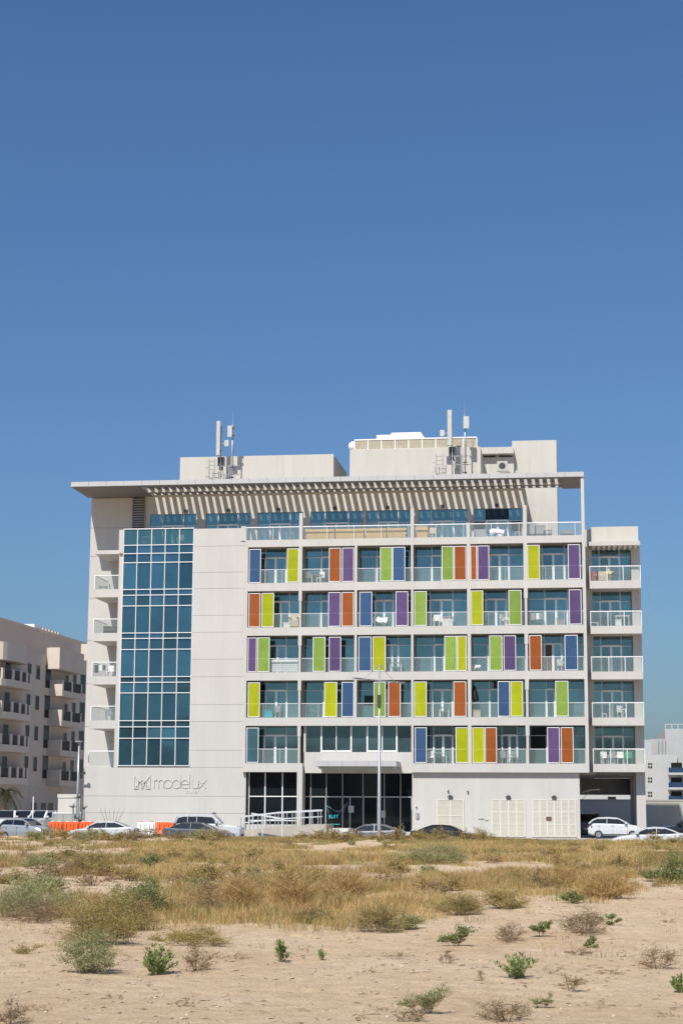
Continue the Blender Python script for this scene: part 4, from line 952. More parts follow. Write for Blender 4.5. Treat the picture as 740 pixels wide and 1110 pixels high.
# ------------------------------------------------------------------ vehicles
M['tyre'] = M['black']; M['rim'] = mat('alloy_rim', (.5,.5,.52), .3, metal=.8)
M['carglass'] = mat('car_window_glass', (.012,.014,.016), .05, spec=.6)
M['lampw'] = mat('clear_headlight', (.75,.77,.8), .15); M['lampr'] = mat('red_taillight', (.35,.01,.01), .2)
M['trim'] = mat('black_trim', (.02,.02,.02), .5)
def paint(name, c, rough=.25, metal=0.0):
    m, nt, b = new_mat(name); b.inputs['Base Color'].default_value = (*c,1); b.inputs['Roughness'].default_value = rough; b.inputs['Metallic'].default_value = metal
    b.inputs['Coat Weight'].default_value = .6; b.inputs['Coat Roughness'].default_value = .08; return m
CARP = {'white': paint('white_car_paint', (.60,.61,.62)), 'silver': paint('silver_car_paint', (.50,.52,.55), .3, .5), 'grey': paint('grey_car_paint', (.10,.11,.125), .3, .3), 'black': paint('black_car_paint', (.012,.012,.014), .18), 'pearl': paint('silver_grey_car_paint', (.30,.31,.33), .3, .5)}
CAR = {  # top line of lower body, roof line, length, width, wheel radius, axle positions
 'sedan': dict(L=4.8,W=1.82,body=[(2.40,.50),(2.33,.68),(1.95,.82),(1.45,.90),(.95,.96),(0,.99),(-1.2,1.02),(-1.75,1.06),(-2.2,1.05),(-2.36,.95),(-2.40,.60)],roof=[(1.05,.96),(.55,1.24),(.15,1.39),(-.35,1.44),(-.9,1.41),(-1.4,1.25),(-1.85,1.06)],r=.32,ax=(1.42,-1.40)),
 'hatch': dict(L=3.8,W=1.66,body=[(1.90,.50),(1.84,.74),(1.5,.90),(1.0,1.0),(.5,1.04),(-.8,1.08),(-1.5,1.08),(-1.82,1.02),(-1.90,.6)],roof=[(1.0,1.0),(.45,1.32),(.1,1.46),(-.5,1.50),(-1.15,1.47),(-1.55,1.32),(-1.84,1.05)],r=.29,ax=(1.18,-1.18)),
 'suv': dict(L=4.75,W=1.9,body=[(2.37,.6),(2.33,.95),(2.1,1.07),(1.2,1.16),(.8,1.22),(-1,1.26),(-2.2,1.26),(-2.34,1.15),(-2.37,.6)],roof=[(.95,1.20),(.55,1.62),(.35,1.78),(-.6,1.83),(-1.7,1.81),(-2.15,1.72),(-2.34,1.26)],r=.38,ax=(1.45,-1.4))}
def lerp_line(pts, x):
    pts = sorted(pts)
    if x <= pts[0][0]: return pts[0][1]
    for (a, za), (b_, zb) in zip(pts[:-1], pts[1:]):
        if x <= b_: return za+(zb-za)*(x-a)/(b_-a)
    return pts[-1][1]
def make_car(kind, col, label, x, y, z, rz, cat='car'):
    K = CAR[kind]; Lh = K['L']/2; W = K['W']/2; e_ = empty('parked_car', (x,y,z), label, cat, 'cars parked around the building', rz); pm = CARP[col]
    st = [p[0] for p in K['body']]; ex = sorted(set(st+[-Lh+.06,Lh-.06]+[i*.4-Lh for i in range(1,int(K['L']/.4))]), reverse=True)
    b_ = MB(); n = 0; rings = []
    for X in ex:
        zt = lerp_line(K['body'], X); t = abs(X)/Lh; wv = W*(1-.16*max(0,(t-.72)/.28)**2); lo = .22 if t < .9 else .22+.12*(t-.9)/.1
        half = [(wv*.82,lo),(wv*.97,lo+.10),(wv,min(.60,zt-.12)),(wv*.985,zt-.10),(wv*.92,zt-.02),(wv*.55,zt+.015)]
        rings.append([(X,-a,c) for a, c in half]+[(X,a,c) for a, c in reversed(half)])
    m_ = len(rings[0])
    for rg in rings: b_.v += rg
    for i in range(len(rings)-1):
        for k in range(m_): k2 = (k+1) % m_; b_.f.append((i*m_+k,i*m_+k2,(i+1)*m_+k2,(i+1)*m_+k))
    b_.f.append(tuple(range(m_-1,-1,-1))); b_.f.append(tuple((len(rings)-1)*m_+k for k in range(m_)))
    b_.build('body', pm, e_, smooth=False)
    rf = K['roof']; g_ = MB(); rg = []
    def wid(zv, X):
        zmx = max(p[1] for p in rf); zmn = .95*min(p[1] for p in rf); f = (zv-zmn)/(zmx-zmn); return W*(.93-.22*max(0,min(1,f)))
    for X, zt in rf:
        zb = lerp_line(K['body'], X)-.05; zt = max(zt, zb+.03)
        rg.append([(X,-wid(zb,X),zb),(X,-wid(zt-.04,X),zt-.04),(X,-wid(zt,X)*.9,zt),(X,wid(zt,X)*.9,zt),(X,wid(zt-.04,X),zt-.04),(X,wid(zb,X),zb)])
    for r_ in rg: g_.v += r_
    for i in range(len(rg)-1):
        for k in range(6): k2 = (k+1) % 6; g_.f.append((i*6+k,i*6+k2,(i+1)*6+k2,(i+1)*6+k))
    g_.f.append((5,4,3,2,1,0)); g_.f.append(tuple((len(rg)-1)*6+k for k in range(6)))
    g_.build('cabin_glass', M['carglass'], e_)
    p_ = MB(); zmx = max(p[1] for p in rf); top = [p for p in rf if p[1] > zmx-.13]; pw = .17 if kind == 'suv' else .075
    for (xa_, za_), (xb_, zb_) in zip(top[:-1], top[1:]):
        wa, wb = wid(za_,xa_)*.97, wid(zb_,xb_)*.97; nn = len(p_.v)
        p_.v += [(xa_,-wa,za_-.05),(xa_,-wa*.9,za_+.015),(xa_,wa*.9,za_+.015),(xa_,wa,za_-.05),(xb_,-wb,zb_-.05),(xb_,-wb*.9,zb_+.015),(xb_,wb*.9,zb_+.015),(xb_,wb,zb_-.05)]
        p_.f += [(nn,nn+1,nn+5,nn+4),(nn+1,nn+2,nn+6,nn+5),(nn+2,nn+3,nn+7,nn+6)]
    for s_ in (-1,1):
        for (xa_, za_), (xb_, zb_) in zip(rf[:-1], rf[1:]):
            if max(za_,zb_) > zmx-.03 and min(za_,zb_) > zmx-.13: continue
            p_.bar((xa_,s_*wid(za_-.02,xa_),za_-.01),(xb_,s_*wid(zb_-.02,xb_),zb_-.01),pw,pw)
        xm = (rf[2][0]+rf[-3][0])/2-.05; zt = lerp_line(rf,xm); zb = lerp_line(K['body'],xm); p_.bar((xm,s_*wid(zb,xm)*1.005,zb-.03),(xm,s_*wid(zt-.04,xm)*1.005,zt-.03),.03,pw)
        if kind == 'suv': xm = -1.35; zt = lerp_line(rf,xm); zb = lerp_line(K['body'],xm); p_.bar((xm,s_*wid(zb,xm)*1.005,zb-.03),(xm,s_*wid(zt-.04,xm)*1.005,zt-.03),.03,.36)
        for (xa_, za_), (xb_, zb_) in zip(top[:-1], top[1:]): p_.bar((xa_,s_*wid(za_-.04,xa_),za_-.045),(xb_,s_*wid(zb_-.04,xb_),zb_-.045),.05,.10 if kind != 'suv' else .2)
    p_.build('roof', pm, e_)
    for s_ in (-1,1):
        for ax in K['ax']:
            r_ = K['r']; q_ = MB(); q_.tube([(ax,s_*(W-.20),r_),(ax,s_*(W+.015),r_)],r_,20); wh = q_.build('wheel', M['tyre'], e_)
            q_ = MB(); q_.tube([(ax,s_*(W+.012),r_),(ax,s_*(W+.022),r_)],r_*.64,14); q_.build('rim', M['rim'], wh)
        xm = rf[0][0]-.25; zm = lerp_line(K['body'],xm)+.08; q_ = MB(); q_.prism([(xm-.1,s_*(W*.93)),(xm+.1,s_*(W*.93)),(xm+.06,s_*(W+.16)),(xm-.08,s_*(W+.16))] if s_ > 0 else [(xm+.1,-W*.93),(xm-.1,-W*.93),(xm-.08,-W-.16),(xm+.06,-W-.16)],zm-.06,zm+.09); q_.build('wing_mirror', pm, e_)
        zh_ = lerp_line(K['body'],Lh-.22)-.14; q_ = MB(); q_.bar((Lh-.03,s_*W*.62,zh_),(Lh-.42,s_*W*.94,zh_+.05),.10,.14); q_.build('headlight', M['lampw'], e_)
        zh_ = lerp_line(K['body'],-Lh+.1)-.18; q_ = MB(); q_.bar((-Lh+.02,s_*W*.62,zh_),(-Lh+.30,s_*W*.945,zh_),.09,.17); q_.build('taillight', M['lampr'], e_)
        zd = lerp_line(K['body'],0)-.17
        for dx in (.15,-.85): q_ = MB(); q_.box(dx-.42,dx-.24,s_*(W-.015),s_*(W+.025),zd,zd+.035); q_.build('door_handle', pm, e_)
        q_ = MB()
        for dx in (.85,-.18,-1.1): q_.box(dx-.006,dx+.006,s_*(W-.02),s_*(W+.004),.34,lerp_line(K['body'],dx)-.12)
        q_.box(-K['L']*.28,K['L']*.28,s_*(W-.02),s_*(W+.012),.27,.33)
        q_.build('door_seam', M['trim'], e_)
    q_ = MB(); q_.box(Lh-.04,Lh+.012,-W*.5,W*.5,.36,.50); q_.build('grille', M['trim'], e_)
    q_ = MB(); q_.box(-Lh-.015,-Lh+.01,-.26,.26,.62,.74); q_.build('number_plate', M['lampw'], e_)
    return e_
PI = math.pi
def car(kind, col, label, px, Y, rz, z=None, cat='car'):
    x = X_(px, 893, Y); make_car(kind, col, label, x, Y, road_z(x)+.0 if z is None else z, rz, cat)
car('hatch','silver','small silver hatchback at the far left in front of white vans',29,120.5,R(-22),z=0.0 if False else -.16)
car('sedan','white','white saloon in front of the base wall under the sign, facing left',112,119.5,PI)
car('sedan','grey','dark grey saloon parked in front of the white off-roader',216,118.8,0)
car('suv','white','tall white off-roader behind the dark grey saloon',227,123.0,0,z=-.18,cat='SUV')
car('sedan','pearl','silver-grey saloon parked in front of the dark entrance',400,119.0,PI)
car('sedan','black','black saloon parked left of the service doors',484,118.3,0)
car('hatch','white','white hatchback standing at the open garage',666,128.2,0,z=.115)
car('sedan','white','white saloon at the far right in front of the garage',703,117.2,PI)
car('suv','black','black off-roader standing inside the dark garage',636,139.0,PI/2,z=.04,cat='SUV')
car('sedan','black','dark saloon at the right edge behind the white saloon',748,126.8,PI,z=-.45 if False else .115)
car('suv','white','white van leftmost in the row behind the silver hatchback',9,150.0,-PI/2,z=.04,cat='van')
car('suv','white','white van in the middle of the row behind the silver hatchback',27.5,151.0,-PI/2,z=.04,cat='van')
car('suv','white','white van rightmost in the row behind the silver hatchback',47,150.0,-PI/2-.35,z=.04,cat='van')
car('sedan','white','white car cut by the left edge of the picture',-32,121.5,0)

# ------------------------------------------------------------------ street furniture
def lamp_tall():
    Y = 112.4; x, zt = at(411, 720, Y); z0 = gh(x, Y)-.02
    e_ = empty('street_lamp', (x,Y,z0), 'tall grey double-armed street lamp in front of the entrance', 'street lamp'); off = (x,Y,z0)
    q_ = MB(); q_.tube([(x,Y,z0),(x,Y,z0+1.2),(x,Y,zt)],[.13,.12,.055],12); q_.build('pole', M['galv'], e_, off, smooth=True)
    zarm = zt-1.05; d = Vector((.55,.85,0)).normalized()
    for s_ in (-1,1):
        a = Vector((x,Y,zarm)); b_ = a+d*(2.0*s_)
        q_ = MB(); q_.bar(a,b_,.07,.07); q_.tube([(x,Y,zt-.05),tuple(a+d*(1.6*s_))],.016,5); q_.build('arm', M['galv'], e_, off)
        q_ = MB(); q_.bar(tuple(b_-d*.25*s_),tuple(b_+d*.55*s_),.24,.09); q_.build('lamp_head', M['grey'], e_, off)
    q_ = MB(); zb = Z_(411,766,Y); q_.box(x-.12,x+.12,Y-.17,Y-.05,zb,zb+.75); q_.build('control_box', M['dark'], e_, off)
    q_ = MB(); q_.tube([(x,Y,z0),(x,Y,z0+.08)],.26,12); q_.build('base_plate', M['galv'], e_, off)
lamp_tall()
Y = 129.6; x, zt = at(86.0, 806, Y); z0 = .115
e_ = empty('street_lamp', (x,Y,z0), 'shorter slim street lamp with a flat top plate left of the white building', 'street lamp'); off = (x,Y,z0)
q_ = MB(); q_.tube([(x,Y,z0),(x,Y,zt)],[.10,.06],10); q_.build('pole', M['galv'], e_, off, smooth=True)
q_ = MB(); q_.prism([(x+.30*math.cos(i*PI/6),Y+.30*math.sin(i*PI/6)) for i in range(12)],zt+.12,zt+.2); q_.tube([(x,Y,zt),(x,Y,zt+.12)],[.08,.22],10); q_.build('lamp_head', M['grey'], e_, off)
q_ = MB(); q_.box(x+.05,x+.5,Y-.05,Y+.05,zt-2.3,zt-2.18); q_.box(x+.35,x+.55,Y-.08,Y+.08,zt-2.3,zt-2.1); q_.build('camera', M['dark'], e_, off)
Y = 124.9; x, zt = at(36.6, 863.5, Y); e_ = empty('marker_post', (x,Y,.13), 'thin white post standing behind the silver hatchback', 'post')
q_ = MB(); q_.tube([(0,0,0),(0,0,zt-.13)],.045,8); q_.build('post', M['white'], e_); q_ = MB(); q_.box(-.09,.09,-.09,.09,0,.04); q_.build('base_plate', M['galv'], e_)
x, zt = at(232, 881.5, 126.0); e_ = empty('bollard', (x,126.0,.115), 'grey post standing behind the white off-roader', 'post'); q_ = MB(); q_.tube([(0,0,0),(0,0,zt-.115)],.16,8); q_.build('post', M['grey'], e_); q_ = MB(); q_.tube([(0,0,zt-.115),(0,0,zt-.05)],[.18,.05],8); q_.build('cap', M['dark'], e_)
# water filled barriers
M['bor'] = mat('orange_barrier_plastic', (.80,.13,.025), .5, var=.08, scale=3); M['bwh'] = mat('white_barrier_plastic', (.75,.74,.72), .5, var=.08, scale=3)
def barrier(px0, px1, Y, col, label):
    a = X_(px0,898,Y); b_ = X_(px1,898,Y); hw = (b_-a)/2-.03
    e_ = empty('road_barrier', ((a+b_)/2,Y,.115), label, 'barrier', 'plastic barriers along the pavement')
    def prof(s): return [(-.28*s,0),(.28*s,0),(.28*s,.14),(.16*s,.42),(.11*s,.98),(-.11*s,.98),(-.16*s,.42),(-.28*s,.14)]
    q_ = MB(); n = len(q_.v); pr = prof(1); m_ = len(pr); q_.v += [(-hw,p[0],p[1]) for p in pr]+[(hw,p[0],p[1]) for p in pr]
    q_.f += [tuple(range(m_)),tuple(range(2*m_-1,m_-1,-1))]+[(i,m_+i,m_+(i+1)%m_,(i+1)%m_) for i in range(m_)]
    q_.build('body', col, e_)
    q_ = MB(); k = 0
    nrib = 4
    for k in range(nrib):
        x = -hw+2*hw*(k+.5)/nrib; q_.box(x-.09,x+.09,-.24,-.12,.30,.86)
    q_.build('rib', col, e_)
    for cx_ in (-hw+.27,hw-.27): q_ = MB(); q_.box(cx_-.12,cx_+.12,-.1,.1,.98,1.03); q_.build('filler_cap', M['bwh'] if col is M['bor'] else M['bor'], e_)
barrier(53,69,125.6,M['bor'],'orange plastic barrier right behind the silver hatchback bonnet')
barrier(69.5,86,125.7,M['bor'],'orange plastic barrier by the foot of the left street lamp')
barrier(86.5,102,126.5,M['bor'],'orange plastic barrier partly behind the white saloon')
barrier(149,169,126.2,M['bwh'],'white plastic barrier right of the white saloon')
barrier(169.6,190,126.2,M['bor'],'orange plastic barrier behind the tail of the dark grey saloon')
# access ramp with handrails
YRa = 127.0
xa, xb = X_(258,895,YRa), X_(346,895,YRa)
e_ = empty('access_ramp', ((xa+xb)/2,YRa,.115), 'sloping pale access ramp with white handrails left of the entrance', 'ramp'); off = tuple(e_.location)
zt1, zt0 = Z_(335,893,YRa), .13
q_ = MB(); xm = X_(300,895,YRa)
q_.prism_y([(xa,.115),(xb,.115),(xb,1.0),(xm,.82),(xa,.50)],YRa,YRa+1.6); q_.box(xb-1.0,xb+.5,YRa+.003,131.0,.115,1.0) ; q_.build('ramp_slab', M['paving'], e_, off)
for k, yy in enumerate((YRa+.08,YRa+1.5)):
    for zz, nm, wd in ((1.0,'handrail',.09),(.55,'mid_rail',.05)):
        q_ = MB(); q_.bar((xa+.2,yy,.52+zz),(xm,yy,.82+zz),wd,wd); q_.bar((xm,yy,.82+zz),(xb,yy,1.0+zz),wd,wd*1.3); q_.build(nm, M['rail'], e_, off)
    for i in range(10):
        x = xa+.2+(xb-xa-.3)*i/9; zz = lerp_line([(xa,.50),(xm,.82),(xb,1.0)],x); q_ = MB(); q_.box(x-.03,x+.03,yy-.03,yy+.03,zz,zz+1.0); q_.build('post', M['galv'], e_, off)
q_ = MB(); q_.bar((xa+1.2,YRa-1.2,1.75),(xm+.8,YRa-1.2,1.35),.12,.12)
for x in (xa+1.3,(xa+xm)/2+.6,xm+.6): q_.box(x-.03,x+.03,YRa-1.23,YRa-1.17,.115,1.75-.4*(x-xa-1.2)/(xm-xa-.4))
q_.build('lower_handrail', M['rail'], e_, off)
q_ = MB()
for i in range(3): q_.box(xb+.5,xb+2.0,YRa+.2+i*.4,YRa+3.5,.115+i*.2+(.003 if i else 0),.115+(i+1)*.2)
tag(q_.build('entrance_stairs', mat('white_step_stone', (.62,.61,.58), .8, var=.06, scale=3)), 'short flight of white steps beside the ramp', 'steps')
# thin roof-mounted bare shrub and grey dead palm
e_ = empty('bare_shrub', (X_(121,888,128.4),128.4,.115), 'leafless arching shrub against the base wall behind the white saloon', 'shrub')
random.seed(5)
for i in range(6):
    a = -1+i*.4; q_ = MB(); q_.tube([(a*.15,0,0),(a*.5,.05*i,1.1),(a*.85,.05,1.75),(a*.95+.08,0,2.0)],[.025,.018,.012,.006],5); q_.build('branch', M['brown'], e_)
# ------------------------------------------------------------------ vegetation
def leaf_mat(name, ca, cb, rough=.75):
    m, nt, b = new_mat(name); N = nt.nodes; L = nt.links
    g = N.new('ShaderNodeNewGeometry'); r = N.new('ShaderNodeValToRGB'); L.new(g.outputs['Random Per Island'], r.inputs['Fac'])
    r.color_ramp.elements[0].color = (*ca,1); r.color_ramp.elements[1].color = (*cb,1); L.new(r.outputs['Color'], b.inputs['Base Color'])
    b.inputs['Roughness'].default_value = rough; b.inputs['Specular IOR Level'].default_value = .25
    tr = N.new('ShaderNodeBsdfTranslucent'); L.new(r.outputs['Color'], tr.inputs['Color']); mx = N.new('ShaderNodeMixShader'); mx.inputs[0].default_value = .25
    L.new(b.outputs[0], mx.inputs[1]); L.new(tr.outputs[0], mx.inputs[2]); L.new(mx.outputs[0], N['Material Output'].inputs['Surface']); return m
LM = {'green': leaf_mat('fresh_green_leaf', (.14,.20,.06), (.36,.40,.17)), 'greygreen': leaf_mat('grey_green_leaf', (.20,.22,.085), (.44,.44,.22)),
      'olive': leaf_mat('olive_leaf', (.19,.15,.05), (.44,.35,.14)), 'dkgreen': leaf_mat('dark_green_leaf', (.12,.15,.05), (.30,.32,.13)),
      'brown': leaf_mat('dry_brown_leaf', (.17,.10,.045), (.36,.22,.10)), 'straw': leaf_mat('straw_leaf', (.36,.23,.085), (.62,.44,.20)),
      'mauve': leaf_mat('mauve_brown_leaf', (.17,.12,.07), (.36,.27,.16)), 'yellow': leaf_mat('yellow_olive_leaf', (.24,.19,.05), (.50,.39,.14)),
      'twig': leaf_mat('dry_twig', (.18,.12,.065), (.38,.28,.17))}
def unit(n):
    v = rng.normal(size=(n,3)); return v/np.linalg.norm(v, axis=1, keepdims=True)
def strips(root, mid, tip, rad):
    n = len(root); d = tip-root; sw = np.cross(d, unit(n)); sw /= np.linalg.norm(sw,axis=1,keepdims=True)+1e-9
    v = np.stack([root-sw*rad, root+sw*rad, mid-sw*rad*.7, mid+sw*rad*.7, tip], 1).reshape(-1,3)
    b = np.arange(n)[:,None]*5
    return v, np.concatenate([b+np.array([[0,1,3]]), b+np.array([[0,3,2]]), b+np.array([[2,3,4]])])
def shrub_mesh(w, h, ns, nl, ls, asp, up, form, rad):
    """upright: leaves along a few rising stems; dome: leaves in uneven sprays through the volume of the crown"""
    if form == 'upright':
        az = rng.uniform(0,2*np.pi,ns); sp = rng.uniform(.1,1,ns)
        tip = np.stack([np.cos(az)*sp*w/2, np.sin(az)*sp*w/2, h*rng.uniform(.45,1.0,ns)*(1-.35*sp)],1)
        root = tip*np.array([.08,.08,0])+np.array([0,0,-.02]); mid = (root+tip)/2*np.array([.8,.8,1.1])
        sv, sf = strips(root, mid, tip, rad)
        k = rng.integers(0,ns,nl); t = rng.beta(1.6,1.0,nl)[:,None]
        p = (1-t)**2*root[k]+2*t*(1-t)*mid[k]+t*t*tip[k] + rng.normal(0,1,(nl,3))*w*.03
        axis = tip[k]-root[k]
    else:
        nc = max(7, int(ns/9)); az = rng.uniform(0,2*np.pi,nc); r = np.sqrt(rng.uniform(.0,1,nc)); el = rng.uniform(0,1,nc)
        hz = h*np.sqrt(np.clip(1-r**2*.9,.05,1))
        c = np.stack([np.cos(az)*r*w*.46, np.sin(az)*r*w*.46, hz*rng.uniform(.10,.80,nc)],1)
        c[:max(2,nc//6),2] *= rng.uniform(1.0,1.5,max(2,nc//6))
        # main stems to every spray, then twigs inside the sprays
        root = np.stack([c[:,0]*.25,c[:,1]*.25,np.full(nc,-.02)],1); mid = (root+c)/2; mid[:,2] += h*.06
        k2 = rng.integers(0,nc,ns); tw = unit(ns); tw[:,2] = tw[:,2]*.5+up*.7; tl = rng.uniform(.06,.20,ns)[:,None]*(w+h)
        t0 = c[k2]*rng.uniform(.55,1,ns)[:,None]; t1 = t0+tw*tl*np.array([1,1,.7]); t1[:,2] = np.maximum(t1[:,2],.01)
        v1, f1 = strips(root, mid, c, rad*1.4); v2, f2 = strips(t0, (t0+t1)/2+rng.normal(0,.01,(ns,3)), t1, rad)
        sv = np.concatenate([v1,v2]); sf = np.concatenate([f1,f2+len(v1)])
        k = rng.integers(0,ns,nl); t = rng.uniform(0,1.1,nl)[:,None]; p = t0[k]*(1-t)+t1[k]*t + rng.normal(0,1,(nl,3))*np.array([w*.035,w*.035,h*.035])
        axis = tw[k]
    p[:,2] = np.maximum(p[:,2], .008)
    d = unit(nl); d[:,2] = np.abs(d[:,2])*up+d[:,2]*(1-up)*.5; d += axis/(np.linalg.norm(axis,axis=1,keepdims=True)+1e-9)*.6
    d /= np.linalg.norm(d,axis=1,keepdims=True)
    s = np.cross(d, unit(nl)); s /= np.linalg.norm(s,axis=1,keepdims=True)+1e-9
    ln = ls*rng.uniform(.5,1.3,nl)[:,None]; wd = ln*asp
    lv = np.stack([p, p+d*ln*.5+s*wd*.5, p+d*ln, p+d*ln*.5-s*wd*.5],1).reshape(-1,3)
    return sv, sf, lv, np.arange(nl*4).reshape(-1,4)
KIND = { # leaf material, stem material, stems per m2, leaves per m2 (of w*h), leaf size, width/length, up, form
 'green': ('green','olive',90,7000,.036,.42,.5,'dome'), 'weed': ('green','olive',110,5200,.045,.36,.6,'upright'), 'greygreen': ('greygreen','twig',420,15000,.024,.30,.7,'dome'),
 'olive': ('olive','twig',520,14000,.024,.26,.5,'dome'), 'yellow': ('yellow','twig',520,14000,.024,.26,.5,'dome'), 'brown': ('brown','twig',520,4200,.020,.30,.3,'dome'),
 'dkgreen': ('dkgreen','olive',260,11000,.030,.4,.5,'dome'), 'mauve': ('mauve','twig',800,6500,.020,.25,.5,'dome'), 'straw': ('straw','straw',1500,5000,.07,.05,1.0,'dome'),
 'twig': ('brown','twig',420,1600,.018,.3,.15,'dome')}
def shrub(name, label, cat, px, py, wpx, hpx, kind, group=None, dens=1.0, seed=None):
    # ground position from the sight line to the foot of the plant
    x, y = atz(px, py, .27)
    for _ in range(4): x, y = atz(px, py, gh(x, y))
    D = math.hypot(x, y); w = wpx*D/F; h = hpx*D/F*1.0
    lmn, smn, sd, ld, ls, asp, up, form = KIND[kind]; A = w*h
    sc = max(1.0, D/22)                                   # far plants carry fewer, larger leaves
    ns = int(max(8, sd*A*dens/sc)); nl = int(max(40, ld*A*dens/sc**1.6))
    sv, sf, lv, lf = shrub_mesh(w, h, min(ns,1300), min(nl,22000), ls*sc**.75, asp, up, form, .0028*sc**.8)
    e_ = empty(name, (x, y, gh(x,y)), label, cat, group)
    m1 = np_mesh('foliage', lv, lf, 4); m1.materials.append(LM[lmn]); o = bpy.data.objects.new('foliage', m1); COL.objects.link(o); o.parent = e_
    m2 = np_mesh('stem', sv, sf, 3); m2.materials.append(LM[smn]); o = bpy.data.objects.new('stem', m2); COL.objects.link(o); o.parent = e_
    return e_
PG = 'scrub plants on the sandy lot'
